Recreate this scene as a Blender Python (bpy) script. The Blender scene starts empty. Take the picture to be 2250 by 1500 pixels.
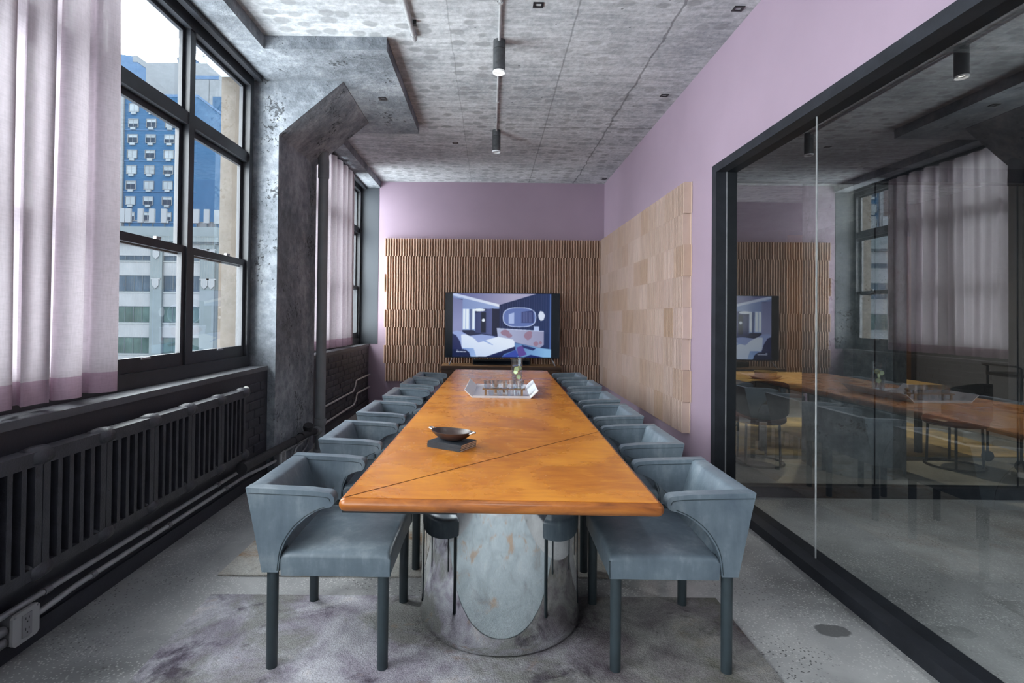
import bpy, bmesh, math, random
import numpy as np
from mathutils import Vector, Matrix
random.seed(7)
PI = math.pi
scene = bpy.context.scene
COL = scene.collection

# ------------------------------------------------------------------ camera, world, exposure
CAM_H, FPX = 1.376, 1180.0
VPX, VPY = 1078.0, 697.0
PITCH, ROLL = math.radians(0.7), 0.0105
cam_d = bpy.data.cameras.new('camera')
cam = bpy.data.objects.new('camera', cam_d)
COL.objects.link(cam)
cam_d.sensor_width = 36.0
cam_d.sensor_fit = 'HORIZONTAL'
cam_d.lens = FPX / 2250.0 * 36.0
cam_d.clip_start, cam_d.clip_end = 0.05, 800
_r, _u, _f = Vector((1, 0, 0)), Vector((0, -math.sin(PITCH), math.cos(PITCH))), Vector((0, math.cos(PITCH), math.sin(PITCH)))
_rc = _r * math.cos(ROLL) + _u * math.sin(ROLL)
_uc = _u * math.cos(ROLL) - _r * math.sin(ROLL)
cam.matrix_world = Matrix(((_rc.x, _uc.x, -_f.x, 0), (_rc.y, _uc.y, -_f.y, 0), (_rc.z, _uc.z, -_f.z, CAM_H), (0, 0, 0, 1)))
cam_d.shift_x = (1125 - VPX) / 2250.0
cam_d.shift_y = (VPY - FPX * math.tan(PITCH) - 750) / 2250.0
scene.camera = cam

world = bpy.data.worlds.new('overcast_sky')
scene.world = world
world.use_nodes = True
wn = world.node_tree
wbg = wn.nodes['Background']
SKY = 19.0
wbg.inputs['Strength'].default_value = SKY
wco = wn.nodes.new('ShaderNodeTexCoord')
wsep = wn.nodes.new('ShaderNodeSeparateXYZ')
wramp = wn.nodes.new('ShaderNodeValToRGB')
wn.links.new(wco.outputs['Generated'], wsep.inputs[0])
wn.links.new(wsep.outputs['Z'], wramp.inputs[0])
wramp.color_ramp.elements[0].position = 0.0
wramp.color_ramp.elements[0].color = (0.93, 0.965, 1.0, 1)
wramp.color_ramp.elements[1].position = 0.6
wramp.color_ramp.elements[1].color = (0.96, 0.98, 1.0, 1)
wn.links.new(wramp.outputs[0], wbg.inputs['Color'])

vs = scene.view_settings
vs.view_transform = 'Standard'
vs.look = 'None'
vs.exposure = 0.0
vs.gamma = 1.0
vs.use_curve_mapping = False
cy = scene.cycles
cy.max_bounces = 7
cy.diffuse_bounces = 5
cy.glossy_bounces = 4
cy.transmission_bounces = 6
cy.transparent_max_bounces = 14
cy.caustics_reflective = False
cy.caustics_refractive = False
cy.sample_clamp_indirect = 6.0
cy.use_denoising = True
cy.use_adaptive_sampling = True
cy.adaptive_threshold = 0.015

# room numbers (metres); camera stands at the origin looking along +Y
CEIL = 3.49
BACK = 8.40
XR = 1.765          # face of the lilac right wall
XB = -1.90          # brick face under the windows
XW = -2.06          # window plane
SILL = 0.945
SOFF = 3.39         # underside of beam along the windows

def portal(name, loc, rot, sx, sy):
    l = bpy.data.lights.new(name, 'AREA')
    l.shape = 'RECTANGLE'
    l.size, l.size_y = sx, sy
    l.cycles.is_portal = True
    o = bpy.data.objects.new(name, l)
    o.location, o.rotation_euler = loc, rot
    COL.objects.link(o)
for i, (a, b) in enumerate(((-4.1, -0.45), (0.12, 4.56), (5.6, 8.36))):
    portal('window_portal', (-2.30, (a + b) / 2, (SILL + SOFF) / 2), (0, -PI / 2, 0), SOFF - SILL, b - a)

# ------------------------------------------------------------------ helpers
def tag(o, label=None, cat=None, group=None, kind=None):
    if label: o['label'] = label
    if cat: o['category'] = cat
    if group: o['group'] = group
    if kind: o['kind'] = kind
    return o

def empty(name, loc=(0, 0, 0), rz=0.0, label=None, cat=None, group=None, kind=None):
    o = bpy.data.objects.new(name, None)
    o.location = loc
    o.rotation_euler = (0, 0, rz)
    o.empty_display_size = 0.1
    COL.objects.link(o)
    return tag(o, label, cat, group, kind)

def obj(name, bm, m=None, parent=None, smooth=False, loc=None, rot=None, bevel=0, seg=2, kind=None):
    me = bpy.data.meshes.new(name)
    if isinstance(bm, bpy.types.Mesh):
        me = bm
    else:
        if bevel:
            bmesh.ops.bevel(bm, geom=[e for e in bm.edges if e.is_manifold and e.calc_face_angle(0) > 0.5], offset=bevel, segments=seg, profile=0.5, affect='EDGES', clamp_overlap=True)
        bmesh.ops.recalc_face_normals(bm, faces=bm.faces)
        bm.to_mesh(me)
        bm.free()
        if smooth:
            for p in me.polygons:
                p.use_smooth = True
            try:
                me.set_sharp_from_angle(angle=math.radians(40))
            except Exception:
                pass
    o = bpy.data.objects.new(name, me)
    if m and not me.materials:
        me.materials.append(m)
    COL.objects.link(o)
    if parent: o.parent = parent
    if loc: o.location = loc
    if rot: o.rotation_euler = rot
    if kind: o['kind'] = kind
    return o

def copy_tree(o, parent=None):
    c = o.copy()
    COL.objects.link(c)
    if parent: c.parent = parent
    for ch in list(o.children):
        copy_tree(ch, c)
    return c

def BM(): return bmesh.new()

def box(bm, x0, x1, y0, y1, z0, z1, M=None):
    v = [bm.verts.new((x, y, z)) for z in (z0, z1) for y in (y0, y1) for x in (x0, x1)]
    for f in ((0, 2, 3, 1), (4, 5, 7, 6), (0, 1, 5, 4), (2, 6, 7, 3), (0, 4, 6, 2), (1, 3, 7, 5)):
        bm.faces.new([v[i] for i in f])
    if M is not None:
        for q in v: q.co = M @ q.co
    return bm

def B(*a): return box(BM(), *a)

def cyl(bm, p0, p1, r0, r1=None, n=16, caps=True):
    p0, p1 = Vector(p0), Vector(p1)
    r1 = r0 if r1 is None else r1
    d = (p1 - p0).normalized()
    a = d.orthogonal().normalized()
    b = d.cross(a)
    A = [bm.verts.new(p0 + (a * math.cos(t) + b * math.sin(t)) * r0) for t in [2 * PI * i / n for i in range(n)]]
    Bv = [bm.verts.new(p1 + (a * math.cos(t) + b * math.sin(t)) * r1) for t in [2 * PI * i / n for i in range(n)]]
    for i in range(n):
        bm.faces.new((A[i], A[(i + 1) % n], Bv[(i + 1) % n], Bv[i]))
    if caps:
        bm.faces.new(A[::-1]); bm.faces.new(Bv)
    return bm

def tube(bm, pts, r, n=10):
    pts = [Vector(p) for p in pts]
    rings = []
    prev = None
    for i, p in enumerate(pts):
        d = (pts[min(i + 1, len(pts) - 1)] - pts[max(i - 1, 0)]).normalized()
        if prev is None:
            a = d.orthogonal().normalized()
        else:
            a = (prev - d * prev.dot(d)).normalized()
        prev = a
        b = d.cross(a)
        rr = r[i] if isinstance(r, (list, tuple)) else r
        rings.append([bm.verts.new(p + (a * math.cos(2 * PI * k / n) + b * math.sin(2 * PI * k / n)) * rr) for k in range(n)])
    for q in range(len(rings) - 1):
        for k in range(n):
            bm.faces.new((rings[q][k], rings[q][(k + 1) % n], rings[q + 1][(k + 1) % n], rings[q + 1][k]))
    bm.faces.new(rings[0][::-1]); bm.faces.new(rings[-1])
    return bm

def lathe(bm, prof, n=32, c=(0, 0)):
    rings = []
    for r, z in prof:
        if r < 1e-5:
            rings.append([bm.verts.new((c[0], c[1], z))])
        else:
            rings.append([bm.verts.new((c[0] + r * math.cos(2 * PI * k / n), c[1] + r * math.sin(2 * PI * k / n), z)) for k in range(n)])
    for a, b in zip(rings, rings[1:]):
        for k in range(n):
            k2 = (k + 1) % n
            if len(a) == 1 and len(b) == 1: continue
            if len(a) == 1: bm.faces.new((a[0], b[k2], b[k]))
            elif len(b) == 1: bm.faces.new((a[k], a[k2], b[0]))
            else: bm.faces.new((a[k], a[k2], b[k2], b[k]))
    return bm

def prism(bm, pts, fn, h0, h1):
    """polygon pts (u,v) extruded from h0 to h1; fn(u,v,h) -> xyz"""
    A = [bm.verts.new(fn(u, v, h0)) for u, v in pts]
    C = [bm.verts.new(fn(u, v, h1)) for u, v in pts]
    n = len(pts)
    bm.faces.new(A[::-1]); bm.faces.new(C)
    for i in range(n):
        bm.faces.new((A[i], A[(i + 1) % n], C[(i + 1) % n], C[i]))
    return bm

def lattice(bm, us, vs_, solid, fn, h0, h1):
    """connected plate with openings: cell (i,j) is filled when solid(i,j)"""
    nu, nv = len(us) - 1, len(vs_) - 1
    S = [[bool(solid(i, j)) for j in range(nv)] for i in range(nu)]
    cache = {}
    def V(i, j, k):
        if (i, j, k) not in cache:
            cache[(i, j, k)] = bm.verts.new(fn(us[i], vs_[j], (h0, h1)[k]))
        return cache[(i, j, k)]
    g = lambda i, j: 0 <= i < nu and 0 <= j < nv and S[i][j]
    for i in range(nu):
        for j in range(nv):
            if not S[i][j]: continue
            bm.faces.new((V(i, j, 0), V(i, j + 1, 0), V(i + 1, j + 1, 0), V(i + 1, j, 0)))
            bm.faces.new((V(i, j, 1), V(i + 1, j, 1), V(i + 1, j + 1, 1), V(i, j + 1, 1)))
            if not g(i - 1, j): bm.faces.new((V(i, j, 0), V(i, j, 1), V(i, j + 1, 1), V(i, j + 1, 0)))
            if not g(i + 1, j): bm.faces.new((V(i + 1, j, 0), V(i + 1, j + 1, 0), V(i + 1, j + 1, 1), V(i + 1, j, 1)))
            if not g(i, j - 1): bm.faces.new((V(i, j, 0), V(i + 1, j, 0), V(i + 1, j, 1), V(i, j, 1)))
            if not g(i, j + 1): bm.faces.new((V(i, j + 1, 0), V(i, j + 1, 1), V(i + 1, j + 1, 1), V(i + 1, j + 1, 0)))
    return bm

def ring_frame(u0, u1, v0, v1, w, fn, h0, h1):
    ww = w if isinstance(w, (tuple, list)) else (w, w, w, w)   # left,right,bottom,top
    return lattice(BM(), [u0, u0 + ww[0], u1 - ww[1], u1], [v0, v0 + ww[2], v1 - ww[3], v1], lambda i, j: not (i == 1 and j == 1), fn, h0, h1)

def smoothpath(pts, n=6):
    """Catmull-Rom through pts"""
    P = [Vector(p) for p in pts]
    out = []
    for i in range(len(P) - 1):
        p0, p1, p2, p3 = P[max(i - 1, 0)], P[i], P[i + 1], P[min(i + 2, len(P) - 1)]
        for k in range(n):
            t = k / n
            out.append(0.5 * ((2 * p1) + (p2 - p0) * t + (2 * p0 - 5 * p1 + 4 * p2 - p3) * t * t + (3 * p1 - p0 - 3 * p2 + p3) * t ** 3))
    out.append(P[-1])
    return out

# ------------------------------------------------------------------ materials
MATS = {}
class N:
    def __init__(s, name):
        s.m = bpy.data.materials.new(name)
        s.m.use_nodes = True
        s.t = s.m.node_tree
        s.b = s.t.nodes['Principled BSDF']
        s.out = s.t.nodes['Material Output']
        s._co = None
    def co(s, kind='Object'):
        tc = s.t.nodes.new('ShaderNodeTexCoord')
        return tc.outputs[kind]
    def pos(s):
        return s.t.nodes.new('ShaderNodeNewGeometry').outputs['Position']
    def node(s, typ, **kw):
        n = s.t.nodes.new(typ)
        for k, v in kw.items(): setattr(n, k, v)
        return n
    def link(s, a, b): s.t.links.new(a, b)
    def setv(s, sock, v):
        if hasattr(v, 'is_output') or isinstance(v, bpy.types.NodeSocket): s.link(v, sock)
        else:
            try: sock.default_value = v
            except Exception: sock.default_value = (v[0], v[1], v[2], 1) if len(v) == 3 else v
    def mapping(s, vec, scale=(1, 1, 1), loc=(0, 0, 0), rot=(0, 0, 0)):
        n = s.node('ShaderNodeMapping')
        s.link(vec, n.inputs['Vector'])
        n.inputs['Scale'].default_value = scale
        n.inputs['Location'].default_value = loc
        n.inputs['Rotation'].default_value = rot
        return n.outputs[0]
    def noise(s, vec, scale=5, detail=4, rough=0.55, dist=0.0):
        n = s.node('ShaderNodeTexNoise')
        s.link(vec, n.inputs['Vector'])
        n.inputs['Scale'].default_value = scale
        n.inputs['Detail'].default_value = detail
        n.inputs['Roughness'].default_value = rough
        n.inputs['Distortion'].default_value = dist
        return n.outputs['Fac']
    def voronoi(s, vec, scale=5, rnd=1.0, feature='F1', out='Distance'):
        n = s.node('ShaderNodeTexVoronoi')
        n.feature = feature
        s.link(vec, n.inputs['Vector'])
        n.inputs['Scale'].default_value = scale
        n.inputs['Randomness'].default_value = rnd
        return n.outputs[out]
    def ramp(s, fac, stops, interp='LINEAR'):
        n = s.node('ShaderNodeValToRGB')
        n.color_ramp.interpolation = interp
        e = n.color_ramp.elements
        while len(e) > len(stops): e.remove(e[-1])
        while len(e) < len(stops): e.new(0.5)
        for q, (p, c) in zip(e, stops):
            q.position = p
            q.color = (c, c, c, 1) if isinstance(c, (int, float)) else (c[0], c[1], c[2], 1)
        s.setv(n.inputs[0], fac)
        return n.outputs[0]
    def mix(s, fac, a, b, blend='MIX'):
        n = s.node('ShaderNodeMixRGB')
        n.blend_type = blend
        s.setv(n.inputs[0], fac)
        for k, v in ((1, a), (2, b)):
            if isinstance(v, (tuple, list)): n.inputs[k].default_value = (v[0], v[1], v[2], 1)
            else: s.setv(n.inputs[k], v)
        return n.outputs[0]
    def math(s, op, a, b=None, c=None, clamp=False):
        n = s.node('ShaderNodeMath')
        n.operation = op
        n.use_clamp = clamp
        for k, v in enumerate((a, b, c)):
            if v is not None: s.setv(n.inputs[k], v)
        return n.outputs[0]
    def sep(s, vec):
        n = s.node('ShaderNodeSeparateXYZ')
        s.link(vec, n.inputs[0])
        return n.outputs
    def bump(s, h, strength=0.3, dist=0.01):
        n = s.node('ShaderNodeBump')
        n.inputs['Strength'].default_value = strength
        n.inputs['Distance'].default_value = dist
        s.link(h, n.inputs['Height'])
        s.link(n.outputs[0], s.b.inputs['Normal'])
    def base(s, c): s.setv(s.b.inputs['Base Color'], c if not isinstance(c, (tuple, list)) else (c[0], c[1], c[2], 1))
    def rough(s, v): s.setv(s.b.inputs['Roughness'], v)
    def set(s, **kw):
        for k, v in kw.items(): s.setv(s.b.inputs[k.replace('_', ' ')], v)
    def done(s, key):
        MATS[key] = s.m
        return s.m

EXT = 0.30
def simple(key, c, rough=0.5, metal=0.0, var=0.12, scale=6.0, bump=0.0, **kw):
    if key.startswith('ext_'): c = tuple(x * EXT for x in c)
    n = N(key)
    v = n.co()
    f = n.noise(v, scale, 5, 0.6)
    lo = tuple(x * (1 - var) for x in c); hi = tuple(min(1, x * (1 + var)) for x in c)
    n.base(n.ramp(f, [(0.3, lo), (0.7, hi)]))
    n.rough(rough)
    n.set(Metallic=metal, **kw)
    if key.startswith('ext_') or key == 'beige_stone': n.set(Specular_IOR_Level=0.0)
    if bump:
        n.bump(n.noise(v, scale * 8, 4), bump, 0.004)
    return n.done(key)

def glass_thin(key, tint=(1, 1, 1), ior=1.5, refl=1.0, rough=0.0):
    """sheet glass: straight-through transmission plus Fresnel reflection"""
    n = N(key)
    t = n.t
    t.nodes.remove(n.b)
    tr = n.node('ShaderNodeBsdfTransparent'); tr.inputs[0].default_value = (*tint, 1)
    gl = n.node('ShaderNodeBsdfGlossy'); gl.inputs['Roughness'].default_value = rough
    gl.inputs[0].default_value = (refl, refl, refl, 1)
    geo = n.node('ShaderNodeNewGeometry')
    fr = n.node('ShaderNodeFresnel')
    io = n.math('ADD', n.math('MULTIPLY', geo.outputs['Backfacing'], 1 / ior - ior), ior)
    n.link(io, fr.inputs['IOR'])
    mx = n.node('ShaderNodeMixShader')
    n.link(fr.outputs[0], mx.inputs[0]); n.link(tr.outputs[0], mx.inputs[1]); n.link(gl.outputs[0], mx.inputs[2])
    n.link(mx.outputs[0], n.out.inputs[0])
    MATS[key] = n.m
    return n.m

def emit(key, c, s):
    n = N(key)
    n.base((0, 0, 0))
    n.set(Emission_Color=(*c, 1), Emission_Strength=s)
    return n.done(key)

# ceiling concrete: board-marked, oval air-pocket marks, form joints
n = N('ceiling_concrete')
p = n.pos()
big = n.noise(p, 1.1, 6, 0.6)
streak = n.noise(n.mapping(p, (1.2, 9.0, 1.0)), 2.2, 6, 0.65)
fine = n.noise(p, 26, 5, 0.7)
f = n.math('ADD', n.math('ADD', n.math('MULTIPLY', big, 0.45), n.math('MULTIPLY', streak, 0.42)), n.math('MULTIPLY', fine, 0.42))
c = n.ramp(f, [(0.47, (0.225, 0.243, 0.265)), (0.61, (0.40, 0.42, 0.445)), (0.77, (0.64, 0.66, 0.685))])
wob = n.mapping(p, (1, 1, 1))
dv = n.voronoi(n.mapping(p, (5.6, 7.6, 1.0)), 1.0, 0.55)
jit = n.math('ADD', dv, n.math('MULTIPLY', n.math('SUBTRACT', n.noise(p, 11, 4), 0.5), 0.34))
ov = n.ramp(jit, [(0.27, 1.0), (0.36, 0.0)])
zone = n.ramp(n.noise(p, 0.75, 2, 0.5), [(0.37, 0.15), (0.47, 1.0)])
sx = n.sep(p)
inr = n.ramp(sx[1], [(0.0, 0.0)] + [(0.01, 1.0)])
c = n.mix(n.math('MULTIPLY', n.math('MULTIPLY', ov, zone), 0.68), c, (0.25, 0.26, 0.272))
def line_mask(coord, at, w, wobble):
    d = n.math('ABSOLUTE', n.math('ADD', n.math('SUBTRACT', coord, at), n.math('MULTIPLY', n.math('SUBTRACT', n.noise(p, 5, 4), 0.5), wobble)))
    return n.ramp(n.math('DIVIDE', d, w), [(0.5, 1.0), (1.0, 0.0)])
for co_, at, w, wb, a in ((sx[0], 1.28, 0.012, 0.08, 0.6), (sx[0], 0.58, 0.008, 0.02, 0.45), (sx[0], -0.32, 0.006, 0.03, 0.3), (sx[1], 5.94, 0.012, 0.02, 0.4), (sx[1], 2.3, 0.012, 0.02, 0.35)):
    c = n.mix(n.math('MULTIPLY', line_mask(co_, at, w, wb), a), c, (0.07, 0.072, 0.078))
pits = n.ramp(n.voronoi(p, 5.5, 1.0), [(0.035, 1.0), (0.055, 0.0)])
c = n.mix(n.math('MULTIPLY', pits, 0.6), c, (0.05, 0.05, 0.055))
n.base(c); n.rough(0.85)
n.bump(n.math('SUBTRACT', f, n.math('MULTIPLY', pits, 0.5)), 0.5, 0.02)
n.done('ceiling')

# column concrete: pitted, flaked
n = N('column_concrete')
p = n.pos()
f = n.math('ADD', n.math('MULTIPLY', n.noise(p, 2.0, 6, 0.65), 0.6), n.math('MULTIPLY', n.noise(p, 14, 6, 0.7), 0.4))
c = n.ramp(f, [(0.38, (0.112, 0.126, 0.146)), (0.50, (0.21, 0.232, 0.262)), (0.64, (0.39, 0.415, 0.45))])
hn = n.math('ADD', n.noise(p, 30, 6, 0.75), n.math('MULTIPLY', n.ramp(n.noise(p, 3.2, 4, 0.6), [(0.50, 0.0), (0.68, 1.0)]), 0.16))
hole = n.ramp(hn, [(0.66, 0.0), (0.71, 1.0)])
c = n.mix(n.math('MULTIPLY', hole, 0.8), c, (0.045, 0.047, 0.052))
n.base(c); n.rough(0.85)
n.bump(n.math('SUBTRACT', f, n.math('MULTIPLY', hole, 0.5)), 0.9, 0.035)
n.done('column')

# polished concrete floor with aggregate
n = N('floor_concrete')
p = n.pos()
big = n.noise(p, 1.3, 6, 0.6, 0.4)
c = n.ramp(big, [(0.32, (0.155, 0.157, 0.160)), (0.53, (0.33, 0.332, 0.335)), (0.72, (0.47, 0.47, 0.47))])
v1 = n.ramp(n.voronoi(p, 75, 1.0), [(0.24, 1.0), (0.34, 0.0)])
m1 = n.ramp(n.noise(p, 3.1, 3), [(0.34, 0.0), (0.58, 1.0)])
c = n.mix(n.math('MULTIPLY', v1, n.math('MULTIPLY', m1, 0.75)), c, (0.62, 0.62, 0.61))
v2 = n.ramp(n.voronoi(n.mapping(p, (1, 1, 1), (3.3, 1.7, 0)), 58, 1.0), [(0.20, 1.0), (0.28, 0.0)])
m2 = n.ramp(n.noise(n.mapping(p, (1, 1, 1), (9, 4, 0)), 2.6, 3), [(0.42, 0.0), (0.62, 1.0)])
c = n.mix(n.math('MULTIPLY', v2, n.math('MULTIPLY', m2, 0.85)), c, (0.05, 0.05, 0.052))
ps = n.node('ShaderNodeVectorMath'); ps.operation = 'DISTANCE'
n.link(n.mapping(p, (1, 1.5, 1)), ps.inputs[0]); ps.inputs[1].default_value = (1.533, 2.406 * 1.5, 0)
spot = n.ramp(n.math('ADD', ps.outputs['Value'], n.math('MULTIPLY', n.math('SUBTRACT', n.noise(p, 14, 4), 0.5), 0.06)), [(0.072, 1.0), (0.080, 0.0)])
c = n.mix(n.math('MULTIPLY', spot, 0.85), c, (0.085, 0.087, 0.09))
st = n.ramp(n.math('ADD', n.voronoi(p, 1.6, 1.0), n.math('MULTIPLY', n.noise(p, 8, 4), 0.18)), [(0.15, 1.0), (0.19, 0.0)])
c = n.mix(n.math('MULTIPLY', st, 0.6), c, (0.07, 0.072, 0.076))
n.base(c)
n.rough(n.ramp(big, [(0.3, 0.28), (0.7, 0.45)]))
n.bump(n.noise(p, 30, 3), 0.08, 0.004)
n.done('floor')

def paint(key, c, var=0.05, rough=0.55, bump=0.06):
    n = N(key)
    p = n.pos()
    f = n.noise(p, 1.5, 4)
    n.base(n.ramp(f, [(0.3, tuple(x * (1 - var) for x in c)), (0.7, tuple(x * (1 + var) for x in c))]))
    n.rough(rough)
    n.bump(n.noise(p, 60, 3), bump, 0.003)
    return n.done(key)
paint('lilac', (0.335, 0.252, 0.325))
paint('dark_paint', (0.035, 0.036, 0.046), 0.2, 0.5, 0.4)
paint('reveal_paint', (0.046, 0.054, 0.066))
paint('brick_paint', (0.033, 0.034, 0.044), 0.35, 0.55, 0.6)
paint('other_wall', (0.085, 0.078, 0.075), 0.1)
paint('dark_wall', (0.05, 0.05, 0.055), 0.1)
paint('grey_wall', (0.10, 0.09, 0.085))
paint('near_wall', (0.62, 0.60, 0.62))
paint('sill_paint', (0.095, 0.098, 0.11), 0.35, 0.5, 0.5)
simple('wood_wall', (0.26, 0.12, 0.045), 0.45, 0, 0.25, 3.0)
simple('window_metal', (0.022, 0.024, 0.030), 0.38, 0.0, 0.25, 9, 0.12)
simple('partition_metal', (0.018, 0.020, 0.026), 0.5, 0.0, 0.3, 7, 0.1, Specular_IOR_Level=0.25)
simple('beige_stone', (0.068, 0.059, 0.051), 0.8, 0, 0.12, 5, 0.3)
simple('iron', (0.035, 0.035, 0.045), 0.45, 0.0, 0.3, 16, 0.5)
simple('galvanised', (0.30, 0.30, 0.32), 0.38, 0.55, 0.2, 12, 0.1)
simple('black_pipe', (0.022, 0.022, 0.026), 0.6, 0, 0.3, 14, 0.6)
simple('grey_pipe', (0.20, 0.21, 0.225), 0.5, 0, 0.12, 6, 0.1)
simple('silver', (0.75, 0.75, 0.76), 0.25, 1.0, 0.05)
simple('silver_paint', (0.62, 0.62, 0.60), 0.4, 0.15, 0.2, 20)
simple('lamp_body', (0.085, 0.088, 0.095), 0.5, 0.4, 0.35, 20)
simple('zinc', (0.47, 0.475, 0.49), 0.45, 0.3, 0.15, 14)
simple('box_white', (0.38, 0.38, 0.385), 0.45, 0, 0.06)
simple('socket_grey', (0.26, 0.26, 0.27), 0.4, 0, 0.06)
simple('black_plastic', (0.010, 0.011, 0.014), 0.35, 0, 0.1)
simple('chair_leg', (0.028, 0.040, 0.048), 0.42, 0, 0.15, 20)
simple('seam', (0.030, 0.045, 0.055), 0.5, 0, 0.1)
simple('walnut', (0.050, 0.024, 0.013), 0.4, 0, 0.35, 5)
simple('console_top', (0.21, 0.115, 0.055), 0.35, 0, 0.3, 4)
simple('bowl_wood', (0.050, 0.030, 0.026), 0.33, 0, 0.35, 7)
simple('notebook', (0.020, 0.026, 0.036), 0.6, 0, 0.3, 40, 0.4)
simple('pages', (0.75, 0.69, 0.60), 0.8, 0, 0.15, 60)
simple('rack_wood', (0.24, 0.13, 0.06), 0.45, 0, 0.25, 12)
simple('lemon', (0.80, 0.72, 0.16), 0.4, 0, 0.1)
simple('lemon_flesh', (0.80, 0.84, 0.45), 0.4, 0, 0.12, 30)
simple('berry', (0.40, 0.16, 0.14), 0.4, 0, 0.2)
simple('frosted', (0.86, 0.88, 0.91), 0.35, 0, 0.03, Alpha=0.85)
simple('other_table', (0.60, 0.40, 0.17), 0.32, 0, 0.12, 3)
simple('black_metal', (0.012, 0.012, 0.014), 0.4, 0, 0.1)
simple('red_leather', (0.13, 0.035, 0.028), 0.45, 0, 0.2)
simple('black_leather', (0.016, 0.016, 0.018), 0.4, 0, 0.2)
simple('yellow_rug', (0.52, 0.38, 0.17), 0.95, 0, 0.5, 3.0)
simple('dark_green', (0.016, 0.024, 0.020), 0.9, 0, 0.3, 3.0)
simple('ext_white', (0.14, 0.16, 0.175), 0.8, 0, 0.06)
simple('ext_pale', (0.098, 0.120, 0.135), 0.8, 0, 0.10, 0.6)
simple('ext_pale_light', (0.150, 0.165, 0.185), 0.8, 0, 0.08, 0.6)
simple('ext_glass', (0.036, 0.052, 0.072), 0.15, 0, 0.35, 0.6)
simple('ext_glass_green', (0.040, 0.062, 0.064), 0.15, 0, 0.35, 0.5)
simple('ext_frame', (0.06, 0.075, 0.09), 0.6, 0, 0.1)
simple('ext_blind', (0.16, 0.19, 0.22), 0.7, 0, 0.2, 0.4)
simple('ext_dark', (0.022, 0.032, 0.048), 0.2, 0, 0.2)
simple('ext_brown', (0.085, 0.070, 0.072), 0.8, 0, 0.15, 0.5)
simple('ext_far_blue', (0.060, 0.105, 0.185), 0.8, 0, 0.06, 0.2)
simple('ext_far_white', (0.135, 0.150, 0.170), 0.8, 0, 0.04, 0.2)
n = N('ext_blue_brick')
p = n.pos()
f = n.noise(n.mapping(p, (0.4, 0.4, 2.5)), 1.2, 6, 0.7)
n.base(n.ramp(f, [(0.3, (0.0058, 0.0155, 0.032)), (0.7, (0.0095, 0.0235, 0.045))]))
n.rough(0.9); n.set(Specular_IOR_Level=0.0)
n.done('ext_blue')

# leather of the chairs
n = N('chair_leather')
v = n.co()
oi = n.node('ShaderNodeObjectInfo')
vv = n.node('ShaderNodeVectorMath'); vv.operation = 'ADD'
n.link(v, vv.inputs[0]); n.link(n.mapping(oi.outputs['Location'], (3, 3, 3)), vv.inputs[1])
f = n.noise(vv.outputs[0], 5.0, 6, 0.65)
f2 = n.noise(n.mapping(vv.outputs[0], (12, 12, 2.5)), 2.0, 4, 0.6)
c = n.ramp(n.math('ADD', n.math('MULTIPLY', f, 0.65), n.math('MULTIPLY', f2, 0.35)), [(0.32, (0.078, 0.105, 0.135)), (0.52, (0.130, 0.166, 0.200)), (0.70, (0.25, 0.29, 0.325))])
n.base(c); n.rough(n.ramp(f, [(0.3, 0.32), (0.7, 0.46)])); n.set(Specular_IOR_Level=0.55)
n.bump(n.math('ADD', n.noise(vv.outputs[0], 90, 3), n.math('MULTIPLY', f2, 2.0)), 0.12, 0.004)
n.done('leather')

# tan leather table top
n = N('table_leather')
v = n.pos()
f = n.noise(v, 2.6, 6, 0.62, 0.6)
f2 = n.noise(n.mapping(v, (3, 10, 3)), 2.0, 5, 0.65, 0.8)
c = n.ramp(n.math('ADD', n.math('MULTIPLY', f, 0.6), n.math('MULTIPLY', f2, 0.4)), [(0.28, (0.31, 0.085, 0.011)), (0.45, (0.46, 0.150, 0.016)), (0.58, (0.59, 0.225, 0.024)), (0.74, (0.69, 0.31, 0.05))])
ring = n.ramp(n.math('ADD', n.voronoi(n.mapping(v, (3, 7, 3), (0.45, 0.3, 0)), 0.9, 1.0), n.math('MULTIPLY', n.noise(v, 12, 4), 0.15)), [(0.08, 1.0), (0.26, 0.0)])
c = n.mix(n.math('MULTIPLY', ring, 0.22), c, (0.20, 0.060, 0.015))
n.base(c); n.rough(n.ramp(f, [(0.3, 0.20), (0.7, 0.36)]))
n.bump(n.noise(v, 50, 4), 0.06, 0.003)
n.done('table')
n = N('table_edge_leather')
v = n.pos()
f = n.noise(n.mapping(v, (2, 5, 8)), 2.2, 6, 0.65, 0.6)
n.base(n.ramp(f, [(0.28, (0.15, 0.042, 0.012)), (0.5, (0.34, 0.105, 0.018)), (0.72, (0.52, 0.19, 0.035))]))
n.rough(0.3)
n.bump(n.noise(v, 40, 4), 0.12, 0.004)
n.done('table_edge')
simple('table_seam', (0.085, 0.026, 0.008), 0.5, 0, 0.2)

# mirror-polished pedestal
n = N('mirror_steel')
n.base((0.72, 0.73, 0.74)); n.set(Metallic=1.0); n.rough(0.045)
n.bump(n.noise(n.mapping(n.co(), (1, 1, 0.25)), 6, 2), 0.02, 0.01)
n.done('mirror')

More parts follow.
